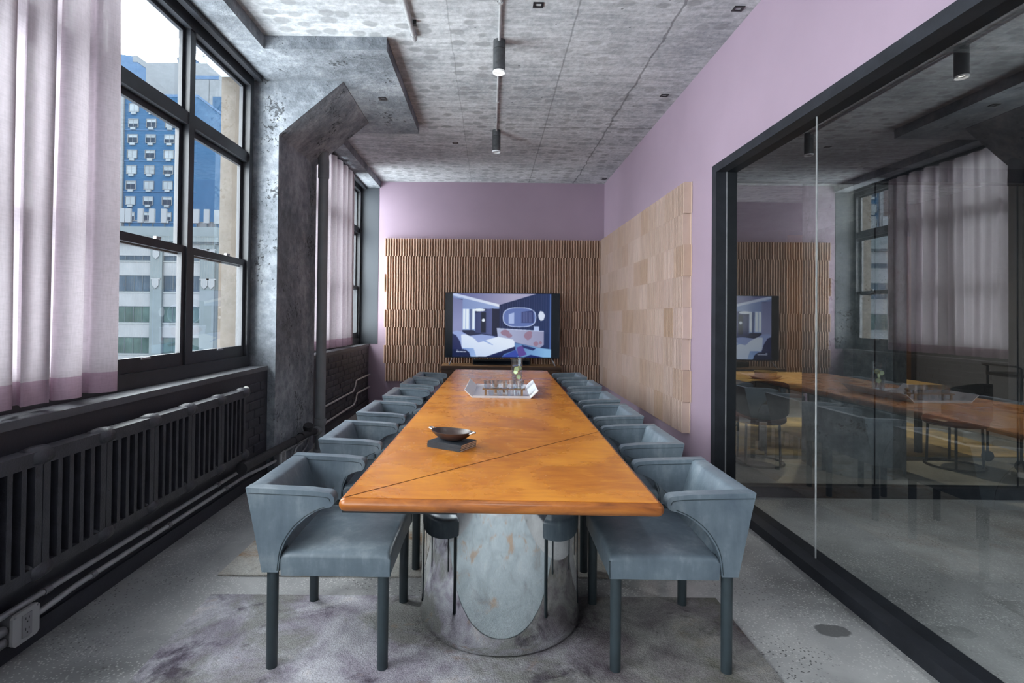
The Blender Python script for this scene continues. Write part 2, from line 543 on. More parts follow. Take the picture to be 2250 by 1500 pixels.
# rugs
def rug_mat(key, stops, blots, sc, fine=140, grad=None):
    n = N(key)
    p = n.pos()
    w = n.noise(p, sc, 6, 0.68, 0.8)
    c = n.ramp(w, stops)
    for loc, s, lo, hi, col, a in blots:
        m = n.ramp(n.noise(n.mapping(p, (1, 1, 1), loc), s, 5, 0.7, 0.5), [(lo, 0.0), (hi, a)])
        c = n.mix(m, c, col)
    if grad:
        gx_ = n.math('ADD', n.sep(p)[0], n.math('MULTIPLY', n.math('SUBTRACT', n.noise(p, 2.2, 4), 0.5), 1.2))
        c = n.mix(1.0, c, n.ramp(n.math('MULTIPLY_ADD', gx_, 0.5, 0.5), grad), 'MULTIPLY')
    fp = n.noise(p, fine, 3, 0.7)
    c = n.mix(0.55, c, n.ramp(fp, [(0.3, 0.25), (0.7, 1.0)]), 'MULTIPLY')
    n.base(c); n.rough(1.0)
    n.set(Specular_IOR_Level=0.1)
    n.bump(fp, 0.8, 0.012)
    return n.done(key)
rug_mat('rug_near', [(0.30, (0.27, 0.24, 0.29)), (0.44, (0.48, 0.46, 0.52)), (0.57, (0.66, 0.67, 0.71)), (0.70, (0.84, 0.80, 0.79))],
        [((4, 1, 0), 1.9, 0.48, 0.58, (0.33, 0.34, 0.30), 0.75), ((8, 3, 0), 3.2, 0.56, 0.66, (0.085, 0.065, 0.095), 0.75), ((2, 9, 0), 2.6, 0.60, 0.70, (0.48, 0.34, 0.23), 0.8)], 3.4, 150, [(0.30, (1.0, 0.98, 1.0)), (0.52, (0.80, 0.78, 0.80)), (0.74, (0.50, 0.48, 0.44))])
rug_mat('rug_far', [(0.30, (0.42, 0.30, 0.19)), (0.46, (0.62, 0.59, 0.54)), (0.62, (0.72, 0.72, 0.69)), (0.75, (0.66, 0.42, 0.2))],
        [((3, 3, 0), 2.0, 0.54, 0.66, (0.45, 0.24, 0.10), 0.85), ((7, 2, 0), 2.2, 0.56, 0.68, (0.20, 0.15, 0.13), 0.6)], 1.7)

rug_mat('rug_front', [(0.30, (0.36, 0.36, 0.36)), (0.45, (0.43, 0.49, 0.52)), (0.62, (0.52, 0.58, 0.61)), (0.75, (0.58, 0.60, 0.60))],
        [((5, 2, 0), 2.2, 0.56, 0.64, (0.48, 0.31, 0.19), 0.75), ((1, 7, 0), 3.0, 0.58, 0.68, (0.30, 0.31, 0.33), 0.6)], 2.2)
# linen curtain
def linen(key, c, transp, trl):
    n = N(key)
    t = n.t
    t.nodes.remove(n.b)
    uv = n.pos()
    wv = n.noise(n.mapping(uv, (20, 150, 20)), 1.0, 2, 0.6)
    wh = n.noise(n.mapping(uv, (20, 20, 150)), 1.0, 2, 0.6)
    f = n.math('ADD', n.math('MULTIPLY', wv, 0.5), n.math('MULTIPLY', wh, 0.5))
    lo = tuple(x * 0.86 for x in c)
    col = n.ramp(f, [(0.35, lo), (0.6, c)])
    df = n.node('ShaderNodeBsdfDiffuse'); n.link(col, df.inputs[0])
    tl = n.node('ShaderNodeBsdfTranslucent'); n.link(col, tl.inputs[0])
    tr = n.node('ShaderNodeBsdfTransparent')
    m1 = n.node('ShaderNodeMixShader'); m1.inputs[0].default_value = trl
    n.link(df.outputs[0], m1.inputs[1]); n.link(tl.outputs[0], m1.inputs[2])
    m2 = n.node('ShaderNodeMixShader')
    n.link(n.ramp(f, [(0.38, transp * 2.2), (0.55, transp * 0.4)]), m2.inputs[0])
    n.link(m1.outputs[0], m2.inputs[1]); n.link(tr.outputs[0], m2.inputs[2])
    n.link(m2.outputs[0], n.out.inputs[0])
    MATS[key] = n.m
linen('linen', (0.57, 0.515, 0.555), 0.006, 0.185)
linen('linen_hem', (0.42, 0.30, 0.37), 0.0, 0.15)

# acoustic tiles: colour changes tile by tile
def tile_mat(key, stops):
    n = N(key)
    oi = n.node('ShaderNodeObjectInfo')
    c = n.ramp(oi.outputs['Random'], stops)
    f = n.noise(n.mapping(n.co(), (40, 6, 4)), 1.5, 4)
    c = n.mix(0.25, c, n.ramp(f, [(0.3, 0.55), (0.7, 1.0)]), 'MULTIPLY')
    n.base(c); n.rough(0.75)
    return n.done(key)
tile_mat('tile_brown', [(0.0, (0.575, 0.40, 0.30)), (1.0, (0.64, 0.455, 0.35))])
tile_mat('tile_pale', [(0.0, (0.50, 0.365, 0.30)), (0.35, (0.54, 0.405, 0.35)), (0.6, (0.56, 0.42, 0.375)), (0.85, (0.46, 0.315, 0.23)), (1.0, (0.61, 0.47, 0.42))])

glass_thin('pane', (0.96, 0.985, 0.985))
glass_thin('partition_pane', (0.88, 0.90, 0.90), 1.95)
glass_thin('clear', (0.93, 0.95, 0.97), 1.45, 1.0, 0.02)
glass_thin('crystal', (0.86, 0.89, 0.92), 2.1, 1.0, 0.08)
glass_thin('water', (0.90, 0.94, 0.95), 1.33)
simple('acrylic', (0.80, 0.81, 0.86), 0.15, 0, 0.03, Alpha=0.5)
emit('lamp_glow', (1.0, 0.96, 0.88), 14.0)
M = MATS
# ------------------------------------------------------------------ room shell
XMIN, XMAX, YMIN, YN2 = -2.30, 7.6, -4.2, 9.6
fy = lambda u, v, h: (h, u, v)       # plate in the YZ plane, thickness along X
fx = lambda u, v, h: (u, h, v)       # plate in the XZ plane, thickness along Y

fl = obj('floor', B(XMIN, XMAX, YMIN, YN2, -0.12, 0.0), M['floor'], kind='structure')
ce = obj('ceiling', B(XMIN, XMAX, YMIN, YN2, CEIL, CEIL + 0.15), M['ceiling'], kind='structure')
b = B(-2.30, -0.808, 4.04, 5.90, SOFF, CEIL + 0.02)
obj('drop_panel', b, M['column'], ce)
for px, py, pz in ((0.30, 3.6, CEIL), (-1.02, 4.95, SOFF), (1.66, 3.62, CEIL), (1.62, 5.05, CEIL), (-0.45, 6.5, CEIL), (1.70, 8.1, CEIL)):
    bm = BM()
    lattice(bm, [-0.035, -0.02, 0.02, 0.035], [-0.03, -0.017, 0.017, 0.03], lambda i, j: not (i == 1 and j == 1), lambda u, v, h: (u, v, h), -0.006, 0.004)
    obj('anchor_slot', bm, M['black_metal'], ce, loc=(px, py, pz))

bm_ = B(-2.30, -1.735, YMIN, 4.04, SOFF, CEIL + 0.02)
beam = obj('beam', bm_, M['column'], kind='structure')
obj('beam_section', B(-2.30, -1.745, 5.90, BACK, SOFF, CEIL + 0.02), M['column'], beam)

wb = obj('wall_back', B(XMIN, XR + 0.12, BACK, BACK + 0.15, 0, CEIL), M['lilac'], kind='structure')
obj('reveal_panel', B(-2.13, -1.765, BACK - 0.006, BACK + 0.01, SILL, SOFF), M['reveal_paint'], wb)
obj('skirting', B(-1.88, XR, BACK - 0.012, BACK + 0.01, 0, 0.09), M['lilac'], wb)

# right wall with the opening for the glass partition
PY1, PZ1 = 4.21, 2.579
bm = BM()
lattice(bm, [YMIN, PY1, BACK + 0.15], [0, PZ1, CEIL], lambda i, j: not (i == 0 and j == 0), fy, XR, XR + 0.125)
wr = obj('wall_right', bm, M['lilac'], kind='structure')

# left wall: aprons below the windows, outer stone, piers
wl = empty('wall_left', (0, 0, 0), kind='structure')
obj('apron', B(XMIN, XB, 0.02, 4.60, 0, SILL - 0.03), M['dark_paint'], wl)
obj('apron', B(XMIN, XB, 5.58, BACK, 0, SILL - 0.03), M['dark_paint'], wl)
obj('apron', B(XMIN, XB, YMIN, -0.4, 0, SILL - 0.03), M['dark_paint'], wl)
obj('pier', B(XMIN, XB, -0.45, 0.06, 0, CEIL), M['column'], wl)
for y0, y1 in ((4.53, 4.60), (0.02, 0.10), (5.56, 5.66), (8.365, 8.42)):
    obj('stone_jamb', B(-2.30, -2.135, y0, y1, SILL - 0.1, SOFF + 0.05), M['beige_stone'], wl)
obj('plinth', B(XB - 0.02, XB + 0.012, 0.02, 4.594, 0, 0.085), M['dark_paint'], wl)
obj('plinth', B(XB - 0.02, XB + 0.012, 5.6, BACK, 0, 0.085), M['dark_paint'], wl)
# painted bricks that can be made out on the two aprons
bm = B(-0.006, 0.010, 0.005, 0.195, 0.005, 0.066)
bmesh.ops.bevel(bm, geom=bm.edges[:], offset=0.004, segments=1, affect='EDGES')
bmesh.ops.recalc_face_normals(bm, faces=bm.faces)
brick_me = bpy.data.meshes.new('brick')
bm.to_mesh(brick_me); bm.free()
brick_me.materials.append(M['brick_paint'])
half_me = brick_me.copy()
for v in half_me.vertices: v.co.y *= 0.49
def bricks(y0, y1, z0, rows):
    for r in range(rows):
        y = y0
        if r % 2:
            o = obj('brick', half_me, None, wl, loc=(XB + random.uniform(-.002, .004), y, z0 + r * 0.071))
            y += 0.1
        while y + 0.1 <= y1:
            me = brick_me if y + 0.2 <= y1 + 0.005 else half_me
            obj('brick', me, None, wl, loc=(XB + random.uniform(-.003, .005), y, z0 + r * 0.071), rot=(random.uniform(-.006, .006), 0, random.uniform(-.008, .008)))
            y += 0.2 if me is brick_me else 0.1
bricks(5.9, 8.38, 0.10, 11)
bricks(3.93, 4.58, 0.26, 8)

# column with flared capital
b = B(-2.30, -1.834, 4.594, 5.60, 0, SOFF)
colo = obj('column', b, M['column'], kind='structure')
bm = prism(BM(), [(-1.834, 2.925), (-1.29, 3.385), (-1.29, SOFF), (-1.834, SOFF)], lambda u, v, h: (u, h, v), 4.594, 5.565)
obj('capital', bm, M['column'], colo)

# windows
def window(name, y0, y1, nb):
    w = empty(name, (0, 0, 0), kind='structure')
    ms, gs = M['window_metal'], M['pane']
    obj('frame', ring_frame(y0, y1, SILL - 0.01, SOFF, (0.055, 0.055, 0.10, 0.085), fy, -2.13, -2.035), ms, w)
    obj('head_track', B(-2.0, -1.955, y0, y1, SOFF - 0.035, SOFF), ms, w)
    bay = (y1 - y0 - 0.055) / nb
    for i in range(nb):
        a = y0 + 0.0275 + i * bay
        c = a + bay
        if i: obj('mullion', B(-2.115, -2.045, a - 0.032, a + 0.032, SILL + 0.06, SOFF - 0.05), ms, w, bevel=0.006)
        a += 0.03; c -= 0.03
        obj('transom', B(-2.12, -2.05, a, c, 2.655, 2.738), ms, w, bevel=0.008)
        s = obj('fixed_light', ring_frame(a, c, 2.738, SOFF - 0.08, 0.03, fy, -2.11, -2.085), ms, w)
        obj('pane', B(-2.098, -2.0975, a + 0.03, c - 0.03, 2.768, SOFF - 0.11), gs, s)
        s = obj('upper_sash', ring_frame(a, c, 1.775, 2.655, (0.04, 0.04, 0.05, 0.04), fy, -2.118, -2.092), ms, w)
        obj('pane', B(-2.106, -2.1055, a + 0.04, c - 0.04, 1.825, 2.615), gs, s)
        s = obj('lower_sash', ring_frame(a, c, 1.035, 1.835, (0.045, 0.045, 0.085, 0.05), fy, -2.084, -2.058), ms, w)
        obj('pane', B(-2.072, -2.0715, a + 0.045, c - 0.045, 1.12, 1.785), gs, s)
        obj('sash_lift', B(-2.06, -2.045, (a + c) / 2 - 0.04, (a + c) / 2 + 0.04, 1.105, 1.118), M['galvanised'], s)
        obj('sash_lock', B(-2.07, -2.05, (a + c) / 2 + 0.08, (a + c) / 2 + 0.13, 1.836, 1.852), M['galvanised'], s)
    obj('window_sill', B(-2.08, XB + 0.012, y0 - 0.02 if y0 > 0 else y0, y1 + 0.03, SILL - 0.035, SILL), M['sill_paint'], w, bevel=0.012)
    return w
window('window_1', 0.10, 4.545, 5)
window('window_2', 5.62, 8.37, 3)
window('window_3', -4.15, -0.43, 4)

# room behind the camera and beyond the partition
wn_ = obj('wall_near', B(XMIN, XMAX, YMIN - 0.15, YMIN, 0, CEIL), M['near_wall'], kind='structure')
obj('wall_far', B(XR + 0.12, XMAX, YN2, YN2 + 0.15, 0, CEIL), M['other_wall'], kind='structure')
ws = obj('wall_side', B(XMAX, XMAX + 0.15, YMIN, YN2 + 0.15, 0, CEIL), M['grey_wall'], kind='structure')

# glass partition in the right wall
gp = empty('window_4', (0, 0, 0), kind='structure')
X0, X1, XG = 1.730, 1.890, 1.812
pm = M['partition_metal']
obj('header', B(X0, X1, YMIN, PY1, PZ1 - 0.063, PZ1), pm, gp, bevel=0.003)
obj('end_post', B(X0, X1, PY1 - 0.078, PY1, 0, PZ1 - 0.063), pm, gp, bevel=0.003)
obj('glazing_bead', B(XG - 0.004, XG + 0.004, PY1 - 0.084, PY1 - 0.077, 0.063, PZ1 - 0.063), M['galvanised'], gp)
yj = 2.987
obj('base_channel', B(X0, X1, 1.955, PY1 - 0.078, 0, 0.063), pm, gp, bevel=0.003)
obj('base_channel', B(X0, X1, YMIN, 1.953, 0, 0.063), pm, gp, bevel=0.003)
for a, c in ((yj + 0.002, PY1 - 0.085), (0.9, yj - 0.002), (-1.4, 0.896), (-4.1, -1.404)):
    obj('pane', B(XG - 0.0003, XG + 0.0003, a, c, 0.06, PZ1 - 0.06), M['partition_pane'], gp)
obj('glass_joint', B(XG - 0.004, XG + 0.004, yj - 0.0018, yj + 0.0018, 0.063, PZ1 - 0.063), M['zinc'], gp)

# second partition across the corridor
g2 = empty('window_5', (0, 0, 0), kind='structure')
YP = 4.235
obj('header', B(1.89, XMAX, YP - 0.05, YP + 0.05, 2.47, PZ1), pm, g2)
obj('base_channel', B(1.89, XMAX, YP - 0.05, YP + 0.05, 0, 0.083), pm, g2)
xs = [1.89, 3.03, 4.156, 5.3, 6.45, XMAX]
for a, c in zip(xs, xs[1:]):
    obj('pane', B(a + 0.003, c - 0.003, YP - 0.0003, YP + 0.0003, 0.08, 2.48), M['partition_pane'], g2)
    if c < XMAX: obj('glass_joint', B(c - 0.004, c + 0.004, YP - 0.004, YP + 0.004, 0.083, 2.47), M['black_plastic'], g2)
obj('wall_corridor', B(1.89, XMAX, YP - 0.05, YP + 0.05, PZ1, CEIL), M['dark_wall'], kind='structure')
# ------------------------------------------------------------------ acoustic wall tiles
def tile_mesh(name, W, H, nf, m, tip=0.012):
    bm = BM()
    p = W / nf
    pts = [(0, 0.0)]
    for k in range(nf):
        pts += [(k * p + 0.0005, 0.066), (k * p + tip, 0.066), (k * p + tip + 0.003, 0.002), ((k + 1) * p - 0.0005, 0.002)]
    pts.append((W, 0.0))
    prism(bm, pts, lambda u, v, h: (u, -v, h), 0.001, H - 0.001)
    bmesh.ops.recalc_face_normals(bm, faces=bm.faces)
    me = bpy.data.meshes.new(name)
    bm.to_mesh(me); bm.free()
    me.materials.append(m)
    return me
ROWH = (2.592 - 0.372) / 8
pb = empty('acoustic_panel', (-1.64, BACK - 0.001, 0.372), 0, 'brown ribbed acoustic panel in eight staggered rows behind the television', 'wall panel')
tm = tile_mesh('acoustic_tile', 3.375 / 12, ROWH, 7, M['tile_brown'])
for r in range(8):
    for k in range(12):
        obj('acoustic_tile', tm, None, pb, loc=(k * 3.375 / 12 + (0.014 if r % 2 == 0 else -0.014) - (0.01 if r == 5 else 0), random.uniform(-.002, 0.0), r * ROWH))
pr = empty('acoustic_panel', (XR - 0.001, BACK - 0.072, 0.372), -PI / 2, 'pale beige and tan ribbed acoustic panel on the lilac right wall', 'wall panel')
tm2 = tile_mesh('acoustic_tile', 3.61 / 13, ROWH, 7, M['tile_pale'])
for r in range(8):
    for k in range(13):
        obj('acoustic_tile', tm2, None, pr, loc=(k * 3.61 / 13 + (0.012 if r % 2 else -0.006), random.uniform(-.002, 0.0), r * ROWH))

# ------------------------------------------------------------------ rugs
def rug(name, pts, z, m, label):
    bm = prism(BM(), pts, lambda u, v, h: (u, v, h), 0.0005, z)
    return tag(obj(name, bm, m), label, 'rug')
rug('rug', [(-1.33, 1.985), (1.12, 2.015), (1.12, 2.655), (-1.35, 2.64)], 0.011, M['rug_near'], 'mottled lilac grey rug under the two nearest chairs')
rug('rug', [(-1.25, 0.25), (1.13, 0.25), (1.13, 2.007), (-1.25, 1.978)], 0.010, M['rug_front'], 'pale grey rug with rust patches, mirrored in the front of the table drum')
rug('rug', [(-1.42, 2.84), (1.14, 2.86), (1.20, 7.3), (-1.35, 7.3)], 0.011, M['rug_far'], 'cream rug with rust stains under the far length of the table')

# ------------------------------------------------------------------ conference table
TROT = -0.0205
tb = empty('conference_table', (0.0415, 1.862, 0), TROT, 'long conference table topped in tan orange leather on mirrored drums', 'table')
TZ = 0.745
TL, HWT, TR = 4.59, 0.541, 0.0225
bm = BM()
loops = []
for k in range(13):
    an = -PI / 2 + PI * k / 12
    e, z = TR * 0.95 * math.cos(an), TZ - 0.0225 + TR * math.sin(an) - 0.0005
    lp = []
    for (cx_, cy_, a0) in ((HWT - .006, TL - .006, 0), (-HWT + .006, TL - .006, PI / 2), (-HWT + .006, .006, PI), (HWT - .006, .006, 1.5 * PI)):
        for j in range(6):
            t_ = a0 + PI / 2 * j / 5
            lp.append(bm.verts.new((cx_ + (.006 + e) * math.cos(t_), cy_ + (.006 + e) * math.sin(t_), z)))
    loops.append(lp)
for l0, l1 in zip(loops, loops[1:]):
    for j in range(24):
        bm.faces.new((l0[j], l0[(j + 1) % 24], l1[(j + 1) % 24], l1[j]))
bm.faces.new(loops[0][::-1]); bm.faces.new(loops[-1])
obj('tabletop', bm, M['table_edge'], tb, smooth=True)
obj('underlay', B(-0.55, -0.15, 0.0, 0.12, TZ - 0.052, TZ - 0.0445), M['black_plastic'], tb)
obj('underlay', B(-0.15, 0.55, 0.06, 4.50, TZ - 0.052, TZ - 0.0445), M['black_plastic'], tb)
obj('seam_bed', B(-0.541, 0.541, 0.0, TL, TZ - 0.004, TZ - 0.0002), M['table_seam'], tb)
q = TL / 4
g = 0.0022
def panel(pts):
    bm = prism(BM(), pts, lambda u, v, h: (u, v, h), TZ - 0.002, TZ + 0.0012)
    return obj('leather_panel', bm, M['table'], tb, bevel=0.0008, seg=1)
hw = 0.5415
L = math.hypot(2 * hw, q)
ox, oy = g * q / L * 0.6, g * 2 * hw / L * 0.6
panel([(-hw + 2.5 * g, 0), (hw, 0), (hw, q - 3 * g)])
panel([(-hw, 3 * g), (hw - 2.5 * g, q - g), (-hw, q - g)])
for k in (1, 2, 3):
    panel([(-hw, k * q + g * 0.3), (hw, k * q + g * 0.3), (hw, (k + 1) * q - (g * 0.3 if k < 3 else 0)), (-hw, (k + 1) * q - (g * 0.3 if k < 3 else 0))])
for yy in (0.672, 3.95):
    bm = lathe(BM(), [(0.0, 0.018), (0.360, 0.018), (0.368, 0.021), (0.3715, 0.030), (0.3690, 0.052), (0.3668, 0.082), (0.3652, 0.12), (0.3642, 0.17), (0.3636, 0.3), (0.362, 0.67), (0.36, 0.693), (0.0, 0.693)], 72)
    d = obj('pedestal', bm, M['mirror'], tb, smooth=True, loc=(0.0, yy, 0))
    bm = lathe(BM(), [(0, 0.0113), (0.33, 0.0113), (0.33, 0.019), (0, 0.019)], 40)
    obj('plinth', bm, M['black_plastic'], d)
    for a in (2.3, 4.1, 5.6):
        bm = cyl(BM(), (0.315 * math.cos(a), 0.315 * math.sin(a), 0.0113), (0.315 * math.cos(a), 0.315 * math.sin(a), 0.021), 0.018, n=12)
        obj('foot', bm, M['black_plastic'], d)

# ------------------------------------------------------------------ chairs
def chair_proto():
    t = empty('meeting_chair', (0, 0, 0), 0, 'x', 'chair', 'blue grey leather chairs round the conference table')
    lm = M['leather']
    side = [(-0.315, 0.681)]
    side += [(-0.06, 0.672), (0.035, 0.664), (0.052, 0.659), (0.062, 0.648), (0.065, 0.634), (0.060, 0.618), (0.046, 0.608)]
    side += [(0.005, 0.601), (-0.035, 0.588), (-0.078, 0.562), (-0.120, 0.523), (-0.152, 0.476), (-0.172, 0.426), (-0.181, 0.350)]
    side += [(-0.245, 0.350), (-0.268, 0.46), (-0.293, 0.58)]
    side = [(u if u < -0.06 else -0.06 + (u + 0.06) * 0.776, v) for u, v in side]
    for s in (-1, 1):
        y0, y1 = (-0.275, -0.222) if s < 0 else (0.222, 0.275)
        bm = prism(BM(), side, lambda u, v, h: (u, h, v), y0, y1)
        a = obj('armrest', bm, lm, t, smooth=True, bevel=0.009, seg=3)
        # sewn piping along both long edges of the arm
        yo = -0.2755 if s < 0 else 0.2755
        yi = -0.2215 if s < 0 else 0.2215
        top = [(-0.306, 0.660), (-0.06, 0.652), (0.005, 0.646), (0.017, 0.640), (0.021, 0.630)]
        for yy in (yo, yi):
            pts = smoothpath([(u, yy, v) for u, v in top], 3)
            obj('piping', tube(BM(), pts, 0.0016, 6), M['seam'], a)
        low = [(0.005, 0.6045), (-0.035, 0.5885), (-0.078, 0.5625), (-0.120, 0.5235), (-0.152, 0.4765), (-0.172, 0.4265), (-0.181, 0.352)]
        pts = smoothpath([(u - 0.004, yo, v + 0.006) for u, v in low], 3)
        obj('piping', tube(BM(), pts, 0.0017, 6), M['seam'], a)
    # thick wedge-shaped backrest between the arms
    back = [(-0.3135, 0.679), (-0.262, 0.677), (-0.248, 0.668), (-0.226, 0.60), (-0.195, 0.50), (-0.150, 0.405), (-0.150, 0.350), (-0.2435, 0.350), (-0.2915, 0.58)]
    bm = prism(BM(), back, lambda u, v, h: (u, h, v), -0.2225, 0.2225)
    obj('backrest', bm, lm, t, smooth=True, bevel=0.010, seg=3)
    # upholstered seat with crowned top
    bm = BM()
    x0, x1, yw = -0.176, 0.262, 0.272
    edge_ = [0.0, 0.0015, 0.004, 0.008, 0.014, 0.022]
    xs_ = [x0 + e for e in edge_] + [x0 + 0.022 + (x1 - x0 - 0.044) * k / 9 for k in range(1, 9)] + [x1 - e for e in edge_[::-1]]
    ys_ = [-yw + e for e in edge_] + [-yw + 0.022 + (2 * yw - 0.044) * k / 9 for k in range(1, 9)] + [yw - e for e in edge_[::-1]]
    nx, ny = len(xs_) - 1, len(ys_) - 1
    def fillet(d): return 0.020 * (1 - math.sqrt(max(0.0, 1 - (1 - min(d / 0.022, 1)) ** 2)))
    grid = []
    for X_ in xs_:
        row = []
        for Y_ in ys_:
            u, v = (X_ - x0) / (x1 - x0), (Y_ + yw) / (2 * yw)
            cr = 0.026 * math.sin(PI * min(1, u * .85 + .08)) * max(0, math.sin(PI * v)) ** .7
            dz = min(0.022, fillet(min(X_ - x0, x1 - X_)) + fillet(min(Y_ + yw, yw - Y_)))
            row.append(bm.verts.new((X_, Y_, 0.424 - dz + cr)))
        grid.append(row)
    for i in range(nx):
        for j in range(ny):
            bm.faces.new((grid[i][j], grid[i + 1][j], grid[i + 1][j + 1], grid[i][j + 1]))
    rim = [grid[i][0] for i in range(nx + 1)] + [grid[nx][j] for j in range(1, ny + 1)] + [grid[i][ny] for i in range(nx - 1, -1, -1)] + [grid[0][j] for j in range(ny - 1, 0, -1)]
    low = [bm.verts.new((v.co.x * 0.985 + 0.0005, v.co.y * 0.985, 0.334)) for v in rim]
    for k in range(len(rim)):
        k2 = (k + 1) % len(rim)
        bm.faces.new((rim[k2], rim[k], low[k], low[k2]))
    bm.faces.new(low)
    seat = obj('seat', bm, lm, t, smooth=True)
    for s in (-1, 1):
        obj('piping', tube(BM(), [(0.2615, s * 0.2715, 0.338), (0.2625, s * 0.2725, 0.407)], 0.0026, 6), M['seam'], seat)
    for (lx, ly) in ((0.230, -0.244), (0.230, 0.244), (-0.212, -0.246), (-0.212, 0.246)):
        obj('leg', cyl(BM(), (lx, ly, 0.0), (lx, ly, 0.3375 if lx > 0 else 0.352), 0.0215, 0.0225, 20), M['chair_leg'], t, smooth=True)
    def fix(o):
        for v in o.data.vertices:
            v.co.x *= 0.974
            if v.co.z > 0.2: v.co.z = 1.376 - (1.376 - v.co.z) * 0.974
    for ch in t.children:
        fix(ch)
        for g_ in ch.children: fix(g_)
    return t
proto = chair_proto()
left = [(-.629, 2.35), (-.615, 3.175), (-.612, 3.99), (-.595, 4.786), (-.581, 5.588), (-.552, 6.237)]
right = [(.725, 2.35), (.741, 3.16), (.757, 3.965), (.772, 4.70), (.808, 5.59), (.799, 6.375)]
order = ['nearest', 'second nearest', 'third nearest', 'fourth nearest', 'fifth nearest', 'farthest']
for side, lst, where in (('window', left, 0.0), ('acoustic panel', right, PI)):
    for k, (x, y) in enumerate(lst):
        c = proto if (k == 0 and where == 0.0) else copy_tree(proto)
        c.location = (x, y, 0.011)
        c.rotation_euler = (0, 0, where + TROT * (0.6 if k else 0.0) + (0.01 if (k % 2) else -0.006))
        c['label'] = '%s blue grey leather armchair on the %s side of the long table' % (order[k], side)

# ------------------------------------------------------------------ things on the table
def nb_book(k, label):
    z = TZ + 0.0014 + k * 0.0078
    t = empty('notebook', (-0.181 + random.uniform(-.002, .002), 2.617, z), math.radians(-30.8 + random.uniform(-1, 1)), label, 'notebook', 'stacked notebooks under the bowl')
    obj('pages', B(-0.0955, 0.0962, -0.0665, 0.0695, 0.0010, 0.0065), M['pages'], t)
    bm = prism(BM(), [(-0.0685, 0), (0.070, 0), (0.070, 0.0009), (-0.0676, 0.0009), (-0.0676, 0.0066), (0.070, 0.0066), (0.070, 0.0075), (-0.0685, 0.0075)], lambda u, v, h: (h, u, v), -0.0965, 0.0965)
    obj('cover', bm, M['notebook'], t)
    for s in range(9):
        obj('stitch', B(-0.088 + s * 0.0205, -0.088 + s * 0.0205 + 0.011, -0.0692, -0.0684, 0.0033, 0.0043), M['ext_blind'], t)
for k, w in enumerate(('lowest', 'second lowest', 'third lowest', 'topmost')):
    nb_book(k, '%s black notebook of the stack under the wooden bowl' % w)

bt = empty('bowl', (-0.182, 2.618, TZ + 0.0014 + 4 * 0.0078), math.radians(-29), 'oval dark wooden bowl with silver handles on the notebook stack', 'bowl')
bm = lathe(BM(), [(0.0, 0.0005), (0.035, 0.0005), (0.062, 0.008), (0.088, 0.022), (0.104, 0.036), (0.110, 0.044), (0.1065, 0.0445), (0.099, 0.037), (0.083, 0.025), (0.058, 0.013), (0.03, 0.008), (0.0, 0.0075)], 48)
for v in bm.verts:
    v.co.y *= 0.68
    v.co.z += 0.004 * (v.co.x / 0.11) ** 2 * (v.co.z / 0.044)
obj('body', bm, M['bowl_wood'], bt, smooth=True)
for s in (-1, 1):
    bm = BM()
    pts = smoothpath([(s * 0.104, -0.012, 0.043), (s * 0.122, -0.010, 0.048), (s * 0.131, 0.0, 0.049), (s * 0.122, 0.010, 0.048), (s * 0.104, 0.012, 0.043)], 4)
    tube(bm, pts, 0.0045, 8)
    obj('handle', bm, M['silver'], bt, smooth=True)

tr = empty('serving_tray', (0.098, 4.57, TZ + 0.0014), TROT, 'clear acrylic tray with two angled end flaps on the table', 'tray')
obj('base', B(-0.226, 0.226, -0.375, 0.375, 0, 0.006), M['acrylic'], tr, bevel=0.001, seg=1)
for s in (-1, 1):
    bm = prism(BM(), [(s * 0.226, 0.0), (s * 0.290, 0.060), (s * 0.286, 0.064), (s * 0.224, 0.0065)], lambda u, v, h: (u, h, v), -0.375, 0.375)
    fl_ = obj('flap', bm, M['frosted'], tr)
    fl_['label'] = 'frosted white angled flap'
for y in (-0.375, 0.371):
    obj('rim', B(-0.226, 0.226, y, y + 0.004, 0.006, 0.018), M['acrylic'], tr)

TY = TZ + 0.0014 + 0.006
rk = empty('glass_rack', (0.112, 4.30, TY), TROT, 'low wooden rack holding tumblers at the front of the tray', 'rack')
obj('board', B(-0.17, 0.17, -0.045, 0.045, 0.050, 0.056), M['rack_wood'], rk)
for sx_ in (-0.145, 0.145):
    for sy in (-0.038, 0.038):
        obj('leg', B(sx_ - 0.007, sx_ + 0.007, sy - 0.005, sy + 0.005, 0.0, 0.050), M['rack_wood'], rk)
def tumbler(name, r, h, x, y, z, label, group):
    bm = lathe(BM(), [(0, 0.0), (r * 0.86, 0.0), (r * 0.9, 0.004), (r, h), (r * 0.93, h), (r * 0.82, 0.010), (0, 0.009)], 20)
    # cut-glass facets
    for i, v in enumerate(bm.verts):
        ang = math.atan2(v.co.y, v.co.x)
        k = 1 + 0.025 * math.cos(10 * ang)
        v.co.x *= k; v.co.y *= k
    o = obj(name, bm, M['crystal'], None, smooth=False, loc=(x, y, z))
    tag(o, label, 'glass', group)
    return o
nm = ['leftmost', 'second from left', 'middle', 'second from right', 'rightmost']
for k in range(5):
    tumbler('tumbler', 0.030, 0.066, 0.112 - 0.13 + k * 0.065, 4.295, TY + 0.0562, '%s crystal tumbler standing on top of the wooden rack' % nm[k], 'tumblers on the rack')
    if k < 4:
        tumbler('shot_glass', 0.024, 0.044, 0.112 - 0.0975 + k * 0.065, 4.295, TY + 0.0003, '%s small glass below the wooden rack board' % ['leftmost', 'second from left', 'second from right', 'rightmost'][k], 'small glasses under the rack')
